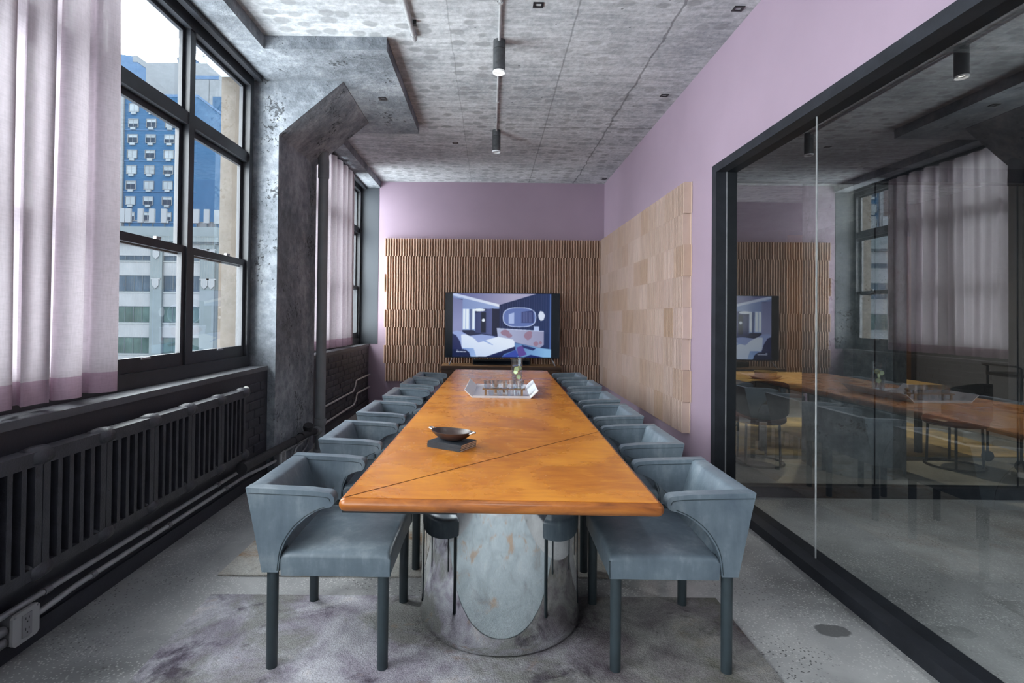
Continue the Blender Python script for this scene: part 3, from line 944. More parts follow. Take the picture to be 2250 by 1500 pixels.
for k, (x, y) in enumerate(((0.05, 4.47), (0.13, 4.50))):
    o = obj('stopper', lathe(BM(), [(0, 0), (0.020, 0.0), (0.024, 0.02), (0.016, 0.045), (0.022, 0.065), (0, 0.075)], 14), M['rack_wood'], None, smooth=True, loc=(x, y, TY))
    tag(o, ('left' if k == 0 else 'right') + ' turned wooden stopper standing behind the glass rack', 'stopper', 'wooden stoppers on the tray')

cf = empty('carafe', (0.238, 4.69, TY + 0.0003), 0, 'tall glass carafe of water with lemon slices on tray', 'carafe')
bm = lathe(BM(), [(0, 0.0), (0.043, 0.0), (0.045, 0.004), (0.045, 0.262), (0.046, 0.268), (0.044, 0.268), (0.0425, 0.262), (0.0425, 0.012), (0, 0.010)], 28)
for v in bm.verts:
    if v.co.z > 0.25 and v.co.x < -0.03:
        v.co.x -= 0.016 * (v.co.z - 0.25) / 0.018
obj('glass_body', bm, M['clear'], cf, smooth=True)
obj('water', lathe(BM(), [(0, 0.0125), (0.042, 0.0125), (0.042, 0.205), (0, 0.205)], 24), M['water'], cf, smooth=True)
for (x, y, z, rx, rz_) in ((-0.008, -0.030, 0.178, 1.45, 0.1), (0.020, -0.012, 0.188, 1.2, 0.7), (-0.012, 0.012, 0.150, 1.3, -0.5), (0.012, -0.02, 0.11, 1.5, 0.3)):
    s = obj('lemon_slice', cyl(BM(), (0, 0, -0.002), (0, 0, 0.002), 0.021, n=20), M['lemon'], cf, loc=(x, y, z), rot=(rx, 0, rz_))
    obj('flesh', cyl(BM(), (0, 0, -0.0025), (0, 0, 0.0025), 0.017, n=16), M['lemon_flesh'], s)
for (x, y, z) in ((-0.022, -0.02, 0.062), (0.0, -0.03, 0.05), (0.024, -0.015, 0.06), (0.012, 0.0, 0.085)):
    bm = lathe(BM(), [(0, -0.016), (0.009, -0.010), (0.010, 0.010), (0, 0.017)], 10)
    obj('strawberry', bm, M['berry'], cf, smooth=True, loc=(x, y, z))

# ------------------------------------------------------------------ media console, soundbar, television
mc = empty('media_console', (0.165, 8.11, 0), 0, 'dark walnut media console below the television', 'cabinet')
obj('body', B(-0.875, 0.875, -0.215, 0.215, 0.03, 0.632), M['walnut'], mc, bevel=0.003)
obj('top', B(-0.885, 0.885, -0.23, 0.22, 0.632, 0.661), M['console_top'], mc, bevel=0.003)
obj('top_edge', B(-0.885, 0.885, -0.234, -0.2295, 0.618, 0.655), M['walnut'], mc)
for k in range(4):
    d = obj('door', B(-0.855 + k * 0.43, -0.855 + k * 0.43 + 0.42, -0.231, -0.2155, 0.05, 0.60), M['walnut'], mc, bevel=0.003)
    obj('handle', B(-0.855 + k * 0.43 + 0.195, -0.855 + k * 0.43 + 0.225, -0.240, -0.231, 0.565, 0.572), M['black_metal'], d)
for sx_ in (-0.85, 0.79):
    for sy in (-0.2, 0.14):
        obj('foot', B(sx_, sx_ + 0.06, sy, sy + 0.06, 0, 0.03), M['black_plastic'], mc)

sb = empty('soundbar', (0.17, 8.12, 0.661), 0, 'black soundbar on the console under the television', 'speaker')
obj('body', B(-0.43, 0.43, -0.05, 0.05, 0.008, 0.085), M['black_plastic'], sb, bevel=0.008)
obj('grille', B(-0.42, 0.42, -0.053, -0.0495, 0.016, 0.066), M['ext_dark'], sb)
for s in (-0.3, 0.3):
    obj('foot', B(s - 0.03, s + 0.03, -0.04, 0.04, 0.0003, 0.008), M['black_plastic'], sb)

# the picture on the screen, rasterised from polygons
SW, SH = 496, 280
px0, px1, py0, py1 = 143.0, 2138.0, 103.0, 1238.0
gx, gy = np.meshgrid(px0 + (np.arange(SW) + .5) / SW * (px1 - px0), py0 + (np.arange(SH) + .5) / SH * (py1 - py0))
img = np.zeros((SH, SW, 3)); img[:] = (6, 14, 22)
def inside(P):
    r = np.zeros(gx.shape, bool)
    for (ax, ay), (bx, by) in zip(P, P[1:] + P[:1]):
        if ay == by: continue
        c = ((ay > gy) != (by > gy)) & (gx < (bx - ax) * (gy - ay) / (by - ay) + ax)
        r ^= c
    return r
def pg(col, P, col2=None, d=None):
    m = inside(P)
    if col2 is None: img[m] = col
    else:
        t = np.clip(((gx - d[0]) * (d[2] - d[0]) + (gy - d[1]) * (d[3] - d[1])) / ((d[2] - d[0]) ** 2 + (d[3] - d[1]) ** 2), 0, 1)[..., None]
        img[m] = (np.array(col) * (1 - t) + np.array(col2) * t)[m]
def el(col, cx_, cy_, rx, ry, k=2.0):
    img[(np.abs((gx - cx_) / rx) ** k + np.abs((gy - cy_) / ry) ** k) < 1] = col
SL, SR = 268, 1998
pg((30, 40, 78), [(SL, 103), (SR, 103), (SR, 1230), (SL, 1230)])
pg((92, 98, 150), [(SL, 108), (1730, 108), (1085, 310)], (168, 166, 196), (400, 130, 1300, 260))
pg((190, 205, 240), [(SL, 110), (320, 110), (1085, 300), (1085, 345), (SL, 150)], (228, 236, 250), (SL, 0, 1085, 0))
pg((120, 140, 190), [(SL, 150), (1085, 345), (1085, 380), (440, 380), (440, 215), (SL, 190)], (150, 170, 215), (SL, 0, 1000, 0))
pg((112, 118, 165), [(SL, 185), (440, 225), (440, 830), (SL, 830)], (140, 146, 190), (SL, 200, 440, 600))
pg((150, 175, 225), [(440, 380), (660, 380), (660, 770), (440, 770)])
for a, b_ in ((450, 490), (500, 555), (610, 655)): pg((228, 240, 252), [(a, 385), (b_, 385), (b_, 740), (a, 740)])
pg((90, 105, 150), [(560, 385), (610, 385), (610, 760), (575, 760)])
el((235, 246, 255), 735, 402, 105, 26)
pg((52, 62, 108), [(660, 470), (760, 425), (850, 425), (850, 380), (960, 375), (960, 840), (660, 800)], (84, 92, 142), (660, 0, 960, 0))
pg((20, 26, 50), [(765, 440), (850, 440), (850, 800), (765, 800)])
el((236, 246, 255), 807, 582, 29, 29)
pg((24, 28, 56), [(960, 375), (1085, 385), (1085, 840), (960, 840)])
pg((24, 34, 72), [(1085, 312), (1730, 108), (SR, 108), (SR, 1110), (1085, 860)], (34, 52, 96), (1085, 0, SR, 0))
for k in range(22):
    a = 1100 + k * 42
    pg((52, 62, 104), [(a, 330 - (a - 1085) * .31), (a + 10, 327 - (a - 1085) * .31), (a + 10, 800), (a, 800)])
pg((92, 122, 190), [(1968, 112), (1985, 112), (1985, 1080), (1968, 1080)])
el((190, 205, 240), 1438, 525, 292, 176, 2.8)
el((96, 116, 176), 1438, 525, 276, 162, 2.8)
pg((170, 188, 232), [(1250, 470), (1345, 440), (1345, 640), (1250, 640)])
pg((56, 66, 116), [(1470, 430), (1680, 400), (1690, 620), (1470, 620)])
for k in range(7): pg((120, 132, 182), [(1480 + k * 26, 430), (1488 + k * 26, 430), (1488 + k * 26, 615), (1480 + k * 26, 615)])
pg((216, 226, 246), [(1765, 480), (1800, 408), (1850, 420), (1888, 490), (1860, 570), (1810, 585), (1775, 540)])
pg((170, 180, 214), [(1040, 720), (1870, 765), (1870, 1010), (1800, 1060), (1360, 970), (1330, 920), (1060, 870)], (150, 152, 184), (1060, 0, 1870, 0))
for cxx, cyy, rx_, ry_ in ((1190, 800, 80, 55), (1260, 850, 55, 40), (1590, 850, 70, 75), (1620, 800, 45, 40), (1730, 990, 45, 45), (1810, 970, 26, 30)):
    el((150, 122, 146), cxx, cyy, rx_, ry_, 1.6)
pg((196, 208, 238), [(1040, 718), (1870, 762), (1870, 775), (1040, 733)])
pg((178, 196, 236), [(1690, 680), (1785, 685), (1785, 760), (1690, 755)])
pg((90, 128, 186), [(1360, 975), (1800, 1062), (SR, 1085), (SR, 1230), (1130, 1230)], (134, 182, 226), (1300, 1100, 1900, 1150))
pg((40, 52, 104), [(1480, 1010), (1730, 1070), (1680, 1110), (1500, 1060)])
pg((56, 78, 168), [(1150, 1215), (1380, 1100), (1430, 1200), (1400, 1230), (1150, 1230)])
pg((92, 74, 150), [(1390, 1060), (1490, 1025), (1570, 1180), (1440, 1230), (1420, 1180)])
pg((26, 40, 104), [(1520, 1230), (1640, 1185), (1860, 1230)])
pg((30, 38, 70), [(440, 760), (645, 760), (645, 850), (470, 840)])
pg((150, 168, 220), [(SL, 800), (330, 770), (440, 790), (560, 860), (780, 830), (960, 855), (1060, 880), (700, 1060), (430, 1100)])
pg((226, 238, 255), [(420, 840), (520, 835), (640, 900), (720, 980), (1060, 870), (1330, 920), (1358, 960), (1355, 1050), (880, 1225), (600, 1230), (430, 1060)], (205, 222, 250), (900, 900, 800, 1230))
pg((120, 150, 212), [(430, 1080), (640, 1080), (690, 1225), (590, 1230), (540, 1130)], (160, 190, 236), (430, 1080, 690, 1225))
pg((150, 176, 228), [(720, 920), (840, 935), (985, 1015), (970, 1022), (820, 955)])
pg((36, 44, 92), [(SL, 830), (330, 850), (400, 960), (440, 1095), (SL, 1110)])
pg((26, 40, 86), [(850, 1228), (1370, 1040), (1370, 1100), (1040, 1230)])
pg((22, 34, 74), [(SL, 1100), (500, 1105), (560, 1150), (590, 1225), (SL, 1225)])
for a, b_, y in ((340, 372, 1108), (336, 395, 1134), (402, 455, 1134), (462, 508, 1134)):
    pg((210, 218, 238), [(a, y), (b_, y), (b_, y + 13), (a, y + 13)])
pg((170, 190, 230), [(350, 178), (465, 178), (465, 190), (350, 190)])
k = img.copy()
for _q in range(6):
  ax = _q % 2
  k = (np.roll(k, 1, ax) + 2 * k + np.roll(k, -1, ax)) / 4
lin = np.where(k / 255 < 0.04045, k / 255 / 12.92, ((k / 255 + 0.055) / 1.055) ** 2.4)
scr_img = bpy.data.images.new('bedroom_picture', SW, SH, alpha=False, float_buffer=True)
scr_img.colorspace_settings.name = 'Non-Color'
buf = np.ones((SH, SW, 4), np.float32)
buf[..., :3] = lin[::-1]
scr_img.pixels.foreach_set(buf.ravel())
scr_img.update()
scr_img.pack()
n = N('screen_picture')
ti = n.node('ShaderNodeTexImage'); ti.image = scr_img
n.link(n.co('UV'), ti.inputs[0])
n.base((0.005, 0.005, 0.007)); n.rough(0.15)
n.link(ti.outputs[0], n.b.inputs['Emission Color'])
n.set(Emission_Strength=0.9)
n.done('screen')

tv = empty('television', (0.178, 8.02, 0.661), 0, 'large black flat television showing a bedroom on the walnut console', 'television')
obj('casing', B(-0.856, 0.856, -0.012, 0.035, 0.112, 1.081), M['black_plastic'], tv, bevel=0.004)
bm = BM()
vs4 = [bm.verts.new(c_) for c_ in ((-0.849, -0.0128, 0.119), (0.849, -0.0128, 0.119), (0.849, -0.0128, 1.075), (-0.849, -0.0128, 1.075))]
fc = bm.faces.new(vs4)
uvl = bm.loops.layers.uv.new('UVMap')
for lp, uv in zip(fc.loops, ((0, 0), (1, 0), (1, 1), (0, 1))): lp[uvl].uv = uv
obj('screen', bm, M['screen'], tv)
for s in (-1, 1):
    for dy in (-0.10, 0.11):
        bm = tube(BM(), [(s * 0.735, 0.012, 0.115), (s * 0.785, dy, 0.006)], 0.0075, 8)
        obj('leg', bm, M['galvanised'], tv, smooth=True)

# ------------------------------------------------------------------ curtains
def curtain(y0, y1, x, z0, z1, seed, label):
    rnd = random.Random(seed)
    t = empty('curtain', (x, (y0 + y1) / 2, 0), 0, label, 'curtain')
    ph = [rnd.uniform(0, 6.28) for _ in range(6)]
    W = y1 - y0
    ns = int(W / 0.0075)
    def pt(i, z):
        h = (z - z0) / (z1 - z0)
        s_ = i / ns * W
        th = 2 * PI * s_ / 0.20 + ph[0] + 0.8 * math.sin(s_ * 5.3 + ph[1]) + 0.15 * math.sin(2.2 * h + ph[4])
        am = 0.060 * (0.75 + 0.4 * math.sin(s_ * 3.4 + ph[3])) * (1 - 0.2 * h)
        x_ = am * math.sin(th) + 0.012 * math.sin(2 * PI * s_ / 0.071 + ph[2]) * (1 - 0.5 * h)
        y_ = s_ - W / 2 - 0.040 * math.sin(2 * th + 0.5) * (0.6 + 0.5 * math.sin(s_ * 2.6 + ph[5])) + 0.010 * math.sin(s_ * 7 + 3 * h)
        return (x_, y_, z)
    def sheet(za, zb, nz, off=0.0):
        bm = BM()
        rows = []
        for j in range(nz + 1):
            z = za + (zb - za) * j / nz
            rows.append([bm.verts.new(pt(i, z)) for i in range(ns + 1)])
        for r0, r1 in zip(rows, rows[1:]):
            for i in range(ns):
                bm.faces.new((r0[i], r0[i + 1], r1[i + 1], r1[i]))
        return bm
    obj('cloth', sheet(z0 + 0.10, z1, 14), M['linen'], t, smooth=True)
    obj('hem', sheet(z0, z0 + 0.10, 3), M['linen_hem'], t, smooth=True)
    obj('heading_tape', B(-0.02, 0.02, y0 - (y0 + y1) / 2, y1 - (y0 + y1) / 2, z1, SOFF - 0.036), M['window_metal'], t)
    return t
curtain(1.70, 2.76, -1.955, 0.985, 3.345, 3, 'sheer pale linen curtain with mauve hem at the near window')
curtain(5.66, 7.56, -1.955, 0.985, 3.345, 11, 'sheer pale linen curtain at the far window behind the drain pipe')

# ------------------------------------------------------------------ radiator
rad = empty('radiator', (-1.80, 0, 0), 0, 'long dark cast iron radiator along the wall below the near window', 'radiator')
SEC = 0.3535
yend = 3.905
RZ0, RZ1 = 0.338, 0.832
nb_ = 5
us = [0.0, 0.030]
for k in range(nb_):
    us += [us[-1] + 0.0385, us[-1] + 0.0385 + 0.0225]
us = us[:-1] + [SEC - 0.030 - 0.012]
us = [0.0, 0.034]
w_slot, w_bar = 0.038, 0.0225
x_ = 0.034
for k in range(5):
    x_ += w_slot; us.append(x_)
    if k < 4: x_ += w_bar; us.append(x_)
us.append(SEC - 0.004)
vsz = [RZ0, RZ0 + 0.045, RZ1 - 0.055, RZ1]
bm = BM()
lattice(bm, us, vsz, lambda i, j: not (j == 1 and i % 2 == 1), lambda u, v, h: (h, u, v), -0.035, 0.035)
bmesh.ops.bevel(bm, geom=[e for e in bm.edges if e.is_manifold and e.calc_face_angle(0) > 0.5], offset=0.006, segments=2, affect='EDGES')
bmesh.ops.recalc_face_normals(bm, faces=bm.faces)
sec_me = bpy.data.meshes.new('section'); bm.to_mesh(sec_me); bm.free(); sec_me.materials.append(M['iron'])
for p_ in sec_me.polygons: p_.use_smooth = False
hub_bm = BM()
prof = [(0.0, -0.03), (0.020, -0.03), (0.044, -0.024), (0.050, 0.0), (0.044, 0.024), (0.020, 0.03), (0.0, 0.03)]
lathe(hub_bm, prof, 18)
for v in hub_bm.verts: v.co = Vector((v.co.x, v.co.z * 1.9, v.co.y * 0.85))
bmesh.ops.recalc_face_normals(hub_bm, faces=hub_bm.faces)
hub_me = bpy.data.meshes.new('hub'); hub_bm.to_mesh(hub_me); hub_bm.free(); hub_me.materials.append(M['iron'])
for p_ in hub_me.polygons: p_.use_smooth = True
for k in range(9):
    ys = yend - (k + 1) * SEC
    s = obj('section', sec_me, None, rad, loc=(0, ys, 0))
    obj('hub', hub_me, None, s, loc=(0, 0.0, RZ1 - 0.026))
    obj('hub', hub_me, None, s, loc=(0, 0.0, RZ0 + 0.020))
    if k == 0:
        obj('hub', hub_me, None, s, loc=(0, SEC, RZ1 - 0.026))
        obj('hub', hub_me, None, s, loc=(0, SEC, RZ0 + 0.020))
bm = cyl(BM(), (0, yend, RZ1 - 0.02), (0, yend + 0.05, RZ1 - 0.012), 0.014, n=14)
v_ = obj('air_valve', bm, M['silver_paint'], rad, smooth=True)
obj('valve_head', lathe(BM(), [(0, -0.02), (0.018, -0.018), (0.023, 0), (0.019, 0.022), (0.010, 0.032), (0, 0.034)], 16), M['silver_paint'], v_, smooth=True, loc=(0, yend + 0.062, RZ1 - 0.006), rot=(-PI / 2, 0, 0))
for yy in (yend - SEC * 1.5, yend - SEC * 5.5):
    obj('bracket', B(-0.088, -0.03, yy - 0.012, yy + 0.012, RZ0 + 0.01, RZ0 + 0.035), M['iron'], rad)

# ------------------------------------------------------------------ pipes and conduits
def pipe_thing(name, pts, r, m, label, cat, joints=(), jr=1.3, jl=0.03, jm=None):
    t = empty(name, tuple(pts[0]), 0, label, cat)
    o = Vector(pts[0])
    obj('tube', tube(BM(), [Vector(p) - o for p in pts], r, 12), m, t, smooth=True)
    for p, d in joints:
        p = Vector(p) - o; d = Vector(d).normalized()
        obj('coupling', cyl(BM(), p - d * jl / 2, p + d * jl / 2, r * jr, n=14), jm or m, t, smooth=True)
    return t
Yd = (0, 1, 0)
pts = [(-1.862, 0.4, 0.207), (-1.862, 4.30, 0.207)] + smoothpath([(-1.862, 4.32, 0.207), (-1.845, 4.5, 0.208), (-1.80, 4.62, 0.20), (-1.80, 4.8, 0.180)], 5) + [(-1.795, 5.3, 0.170)]
pipe_thing('conduit', pts, 0.0125, M['zinc'], 'upper of two grey conduits along the wall under the radiator', 'conduit', [((-1.862, 2.28, 0.207), Yd), ((-1.862, 2.95, 0.207), Yd), ((-1.862, 3.7, 0.207), Yd)], 1.35, 0.035, M['galvanised'])
pts = smoothpath([(-1.855, 2.205, 0.135), (-1.862, 2.33, 0.137), (-1.866, 2.45, 0.142), (-1.866, 2.6, 0.142)], 4) + [(-1.866, 3.8, 0.142)] + smoothpath([(-1.866, 3.85, 0.142), (-1.85, 4.1, 0.150), (-1.80, 4.35, 0.158), (-1.785, 4.5, 0.16)], 5)
pipe_thing('conduit', pts, 0.0125, M['zinc'], 'lower grey conduit that leaves the near outlet box', 'conduit', [((-1.866, 2.55, 0.142), Yd), ((-1.866, 3.15, 0.142), Yd), ((-1.866, 3.82, 0.142), Yd)], 1.35, 0.03, M['galvanised'])
for zz, w in ((0.150, 'upper'), (0.105, 'lower')):
    pipe_thing('conduit', [(-1.86, 0.4, zz), (-1.86, 2.075, zz)], 0.0125, M['zinc'], w + ' short conduit entering the near outlet box from the left', 'conduit', [((-1.86, 2.06, zz), Yd)], 1.5, 0.04, M['galvanised'])

def outlet(name, loc, label, s=1.0, slots=True, m='box_white', rz=0):
    t = empty(name, loc, rz, label, 'outlet box')
    obj('back_box', B(-0.05, 0.0, -0.055 * s, 0.055 * s, -0.055 * s, 0.055 * s), M['galvanised'], t, bevel=0.006)
    pts_ = []
    q_, c_ = 0.062 * s, 0.012
    pts_ = [(-q_ + c_, -q_), (q_ - c_, -q_), (q_, -q_ + c_), (q_, q_ - c_), (q_ - c_, q_), (-q_ + c_, q_), (-q_, q_ - c_), (-q_, -q_ + c_)]
    pl = obj('cover_plate', prism(BM(), pts_, lambda u, v, h: (h, u, v), 0.0, 0.012), M[m], t, bevel=0.004)
    sk = obj('socket', B(0.012, 0.016, -0.022 * s, 0.022 * s, -0.044 * s, 0.044 * s), M['socket_grey'], t)
    if slots:
        for zc in (0.021, -0.021):
            for y_, h_ in ((-0.008, 0.006), (0.008, 0.005)):
                obj('slot', B(0.0155, 0.0166, y_ - 0.0013, y_ + 0.0013, zc + 0.002, zc + 0.002 + h_ * 1.6), M['black_plastic'], sk)
            obj('slot', B(0.0155, 0.0166, -0.0025, 0.0025, zc - 0.011, zc - 0.006), M['black_plastic'], sk)
        for s_y in (-1, 1):
            obj('screw', cyl(BM(), (0.012, s_y * 0.052, 0.052), (0.0145, s_y * 0.052, 0.052), 0.004, n=10), M['galvanised'], t)
    return t
outlet('outlet_box', (-1.835, 2.14, 0.142), 'pale outlet box with two sockets low on the near wall')
outlet('outlet_box', (-1.772, 4.61, 0.155), 'dusty grey outlet box at the foot of the concrete column', 1.0, True, 'zinc')
pts = smoothpath([(-1.79, 4.95, 0.011), (-1.79, 4.95, 0.09), (-1.785, 4.98, 0.15), (-1.78, 5.08, 0.165), (-1.78, 5.12, 0.165)], 5)
pipe_thing('conduit', pts, 0.011, M['zinc'], 'short hooked conduit rising from the floor beside the column', 'conduit')
pts = [(-1.80, 5.0, 0.03)] + smoothpath([(-1.80, 5.2, 0.06), (-1.80, 5.30, 0.085), (-1.80, 5.35, 0.12), (-1.80, 5.36, 0.155)], 5)
pipe_thing('conduit', pts, 0.009, M['galvanised'], 'thin bent conduit along the column base near the drain pipe', 'conduit')

sp = empty('steam_pipe', (-1.76, 3.86, 0.283), 0, 'thick black steam pipe running past the column to the elbow', 'pipe')
pts = [(0, 0, 0), (0, 1.35, -0.05)] + smoothpath([(0, 1.37, -0.052), (0.005, 1.43, -0.055), (0.015, 1.47, -0.058), (0.02, 1.50, -0.060)], 4)
obj('tube', tube(BM(), pts, 0.033, 14), M['black_pipe'], sp, smooth=True)
obj('end_cap', cyl(BM(), (0, -0.03, 0), (0, 0.04, 0), 0.042, n=16), M['black_pipe'], sp, smooth=True)
for yy in (1.0, 1.18):
    obj('wrap', cyl(BM(), (0, yy - 0.02, -0.037), (0, yy + 0.05, -0.043), 0.037, n=14), M['black_pipe'], sp, smooth=True)
hw_ = obj('valve', lathe(BM(), [(0, -0.03), (0.045, -0.025), (0.05, 0), (0.045, 0.025), (0, 0.03)], 16), M['black_pipe'], sp, smooth=True, loc=(0.005, 1.36, 0.01), rot=(0.4, 0.2, 0))

dp = empty('drain_pipe', (-1.72, 5.47, 0), 0, 'grey vertical drain pipe rising to the column capital', 'pipe')
obj('tube', cyl(BM(), (0, 0, 0.02), (0, 0, 3.05), 0.050, n=20), M['grey_pipe'], dp, smooth=True)
obj('coupling', cyl(BM(), (0, 0, 2.78), (0, 0, 2.88), 0.056, n=20), M['grey_pipe'], dp, smooth=True)
obj('elbow', tube(BM(), [(0, 0, 2.87), (0, 0, 2.95), (-0.006, -0.012, 3.03)], 0.055, 18), M['grey_pipe'], dp, smooth=True)
obj('collar', cyl(BM(), (0, 0, 0.27), (0, 0, 0.33), 0.060, n=20), M['grey_pipe'], dp, smooth=True)
obj('cleanout', tube(BM(), [(0.0, 0, 0.22), (-0.015, -0.06, 0.22), (-0.02, -0.10, 0.22)], 0.045, 14), M['grey_pipe'], dp, smooth=True)
obj('floor_flange', cyl(BM(), (0, 0, 0.0), (0, 0, 0.03), 0.065, n=20), M['grey_pipe'], dp, smooth=True)

# pair of conduits on the far brick wall
def zig(z, dz, label, dy):
    pts = [(-1.868, 5.85, z), (-1.868, 7.35 + dy, z)] + [(-1.868, 7.45 + dy, z + 0.05), (-1.868, 7.52 + dy, z + dz)] + [(-1.868, 8.36, z + dz)]
    pipe_thing('conduit', pts, 0.012, M['zinc'], label, 'conduit', [((-1.868, 6.9, z), Yd)], 1.3, 0.03)
zig(0.345, 0.13, 'upper bent grey conduit on the far painted brick wall', 0.0)
zig(0.155, 0.13, 'lower bent grey conduit on the far painted brick wall', 0.05)

# ------------------------------------------------------------------ ceiling lights on a surface conduit
t = empty('ceiling_conduit', (0.045, 0, CEIL), 0, 'thin grey conduit along the ceiling feeding the cylinder lights', 'conduit')
obj('tube', cyl(BM(), (0, YMIN + 0.3, -0.014), (0, 6.02, -0.014), 0.011, n=12), M['zinc'], t, smooth=True)
for yy in (3.55, 5.2):
    obj('clip', B(-0.016, 0.016, yy - 0.008, yy + 0.008, -0.027, -0.0005), M['zinc'], t)
def downlight(y, lit, label, watts=15):
    t = empty('ceiling_light', (0.045, y, CEIL), 0, label, 'ceiling light', 'cylinder lights above the table')
    r = 0.046
    obj('canopy', lathe(BM(), [(0, -0.001), (r, -0.001), (r + .001, -0.066), (r - .003, -0.068), (0, -0.068)], 28), M['lamp_body'], t, smooth=True)
    obj('body', lathe(BM(), [(0, -0.069), (r - .001, -0.069), (r + .001, -0.073), (r + .001, -0.235), (r - .006, -0.235), (r - .007, -0.22), (0, -0.22)], 28), M['lamp_body'], t, smooth=True)
    obj('glass_lip', lathe(BM(), [(r + .002, -0.235), (r + .002, -0.250), (r - .003, -0.250), (r - .006, -0.2355)], 28), M['frosted'], t, smooth=True)
    obj('lens', lathe(BM(), [(0, -0.226), (r - .008, -0.226), (r - .008, -0.222), (0, -0.222)], 24), M['lamp_glow'] if lit else M['frosted'], t, smooth=True)
    l = bpy.data.lights.new('downlight', 'SPOT')
    l.energy = watts
    l.color = (0.95, 0.97, 1.0)
    l.spot_size = math.radians(95); l.spot_blend = 0.8; l.shadow_soft_size = 0.03
    lo = bpy.data.objects.new('downlight', l)
    lo.location = (0, 0, -0.236)
    COL.objects.link(lo); lo.parent = t
downlight(4.08, True, 'nearer cylinder light on the ceiling conduit, lens glowing')
downlight(6.05, False, 'farther cylinder light at the end of the ceiling conduit')
downlight(2.08, True, 'cylinder light on the conduit above the near table end')
downlight(0.10, True, 'cylinder light on the conduit above the camera', 120)  # added out of view to brighten the near floor and chairs
downlight(-1.9, True, 'cylinder light at the window end of the conduit behind the camera', 120)  # second unseen fill, added for the near end of the room

t = pipe_thing('sprinkler_pipe', [(-0.587, -2.0, CEIL - 0.022), (-0.595, 3.98, CEIL - 0.022)], 0.017, M['zinc'], 'grey sprinkler pipe ending in mid ceiling', 'pipe')
obj('end_cap', cyl(BM(), (-0.008, 5.96, 0), (-0.008, 6.02, 0), 0.024, n=14), M['zinc'], t, smooth=True)
obj('hanger', B(0.012, 0.035, 5.80, 5.83, -0.01, 0.0215), M['black_metal'], t)

# ------------------------------------------------------------------ room beyond the glass
t = empty('concrete_column', (3.42, 5.08, 0), math.radians(12), 'octagonal bare concrete column beyond the glass wall', 'column')
obj('shaft', lathe(BM(), [(0, 0.0003), (0.41, 0.0003), (0.41, CEIL - 0.0003), (0, CEIL - 0.0003)], 8), M['column'], t)

t = empty('dining_table', (3.68, 6.15, 0), 0.0, 'pale yellow wooden table in the room beyond the glass', 'table')
obj('tabletop', B(-1.0, 1.0, -0.62, 0.62, 0.68, 0.73), M['other_table'], t, bevel=0.012)
for sx_ in (-0.82, 0.82):
    for sy in (-0.5, 0.5):
        obj('leg', B(sx_ - 0.025, sx_ + 0.025, sy - 0.025, sy + 0.025, 0.0103, 0.68), M['black_metal'], t)
t = empty('basket', (3.05, 5.95, 0.7302), 0.1, 'small brown boat shaped basket on the yellow table beyond the glass', 'basket')
bm = lathe(BM(), [(0, 0.0005), (0.13, 0.0005), (0.17, 0.02), (0.19, 0.03), (0.18, 0.03), (0.12, 0.012), (0, 0.010)], 24)
for v in bm.verts: v.co.y *= 0.6
obj('dish', bm, M['rack_wood'], t, smooth=True)
bm = BM()
lathe(bm, [(0.10, 0.012), (0.12, 0.085), (0.115, 0.085), (0.095, 0.012)], 20)
obj('woven_body', bm, M['yellow_rug'], t)

def lounge(x, y, rz, label):
    t = empty('lounge_chair', (x, y, 0.0103 if y > 5.75 else 0.0), rz, label, 'chair', 'black chairs beyond the glass')
    obj('seat', lathe(BM(), [(0, 0.40), (0.23, 0.40), (0.25, 0.42), (0.25, 0.45), (0.22, 0.475), (0, 0.48)], 24), M['red_leather'], t, smooth=True)
    bm = BM()
    A = []
    for k in range(15):
        a = -1.25 + 2.5 * k / 14
        hh = 0.20 * math.cos(a * 0.9) ** .6
        A.append([(-0.27 * math.cos(a), 0.27 * math.sin(a), 0.62 - hh * .8), (-0.27 * math.cos(a), 0.27 * math.sin(a), 0.62 + hh), (-0.235 * math.cos(a), 0.235 * math.sin(a), 0.62 + hh), (-0.235 * math.cos(a), 0.235 * math.sin(a), 0.62 - hh * .8)])
    R_ = [[bm.verts.new(p_) for p_ in row] for row in A]
    for r0, r1 in zip(R_, R_[1:]):
        for j in range(4):
            bm.faces.new((r0[j], r0[(j + 1) % 4], r1[(j + 1) % 4], r1[j]))
    bm.faces.new(R_[0]); bm.faces.new(R_[-1][::-1])
    obj('backrest', bm, M['black_leather'], t, smooth=True, bevel=0.008)
    for a in (0.7, 2.3, -0.7, -2.3):
        obj('leg', cyl(BM(), (0.21 * math.cos(a), 0.21 * math.sin(a), 0.01), (0.2 * math.cos(a), 0.2 * math.sin(a), 0.41), 0.011, n=10), M['black_metal'], t, smooth=True)
    pts = [(0.23 * math.cos(a), 0.23 * math.sin(a), 0.011) for a in [2 * PI * k / 28 for k in range(29)]]
    obj('ring_base', tube(BM(), pts, 0.010, 8), M['black_metal'], t, smooth=True)
    return t
lounge(2.60, 5.22, 1.45, 'black round backed chair with dark red seat beside the left end of the yellow table')
lounge(3.02, 7.10, -1.57, 'black round backed chair with dark red seat behind the yellow table')
lounge(4.45, 5.15, 1.75, 'black round backed chair right of the concrete column')
lounge(2.30, 6.30, 0.1, 'black round backed chair nearest the partition post')

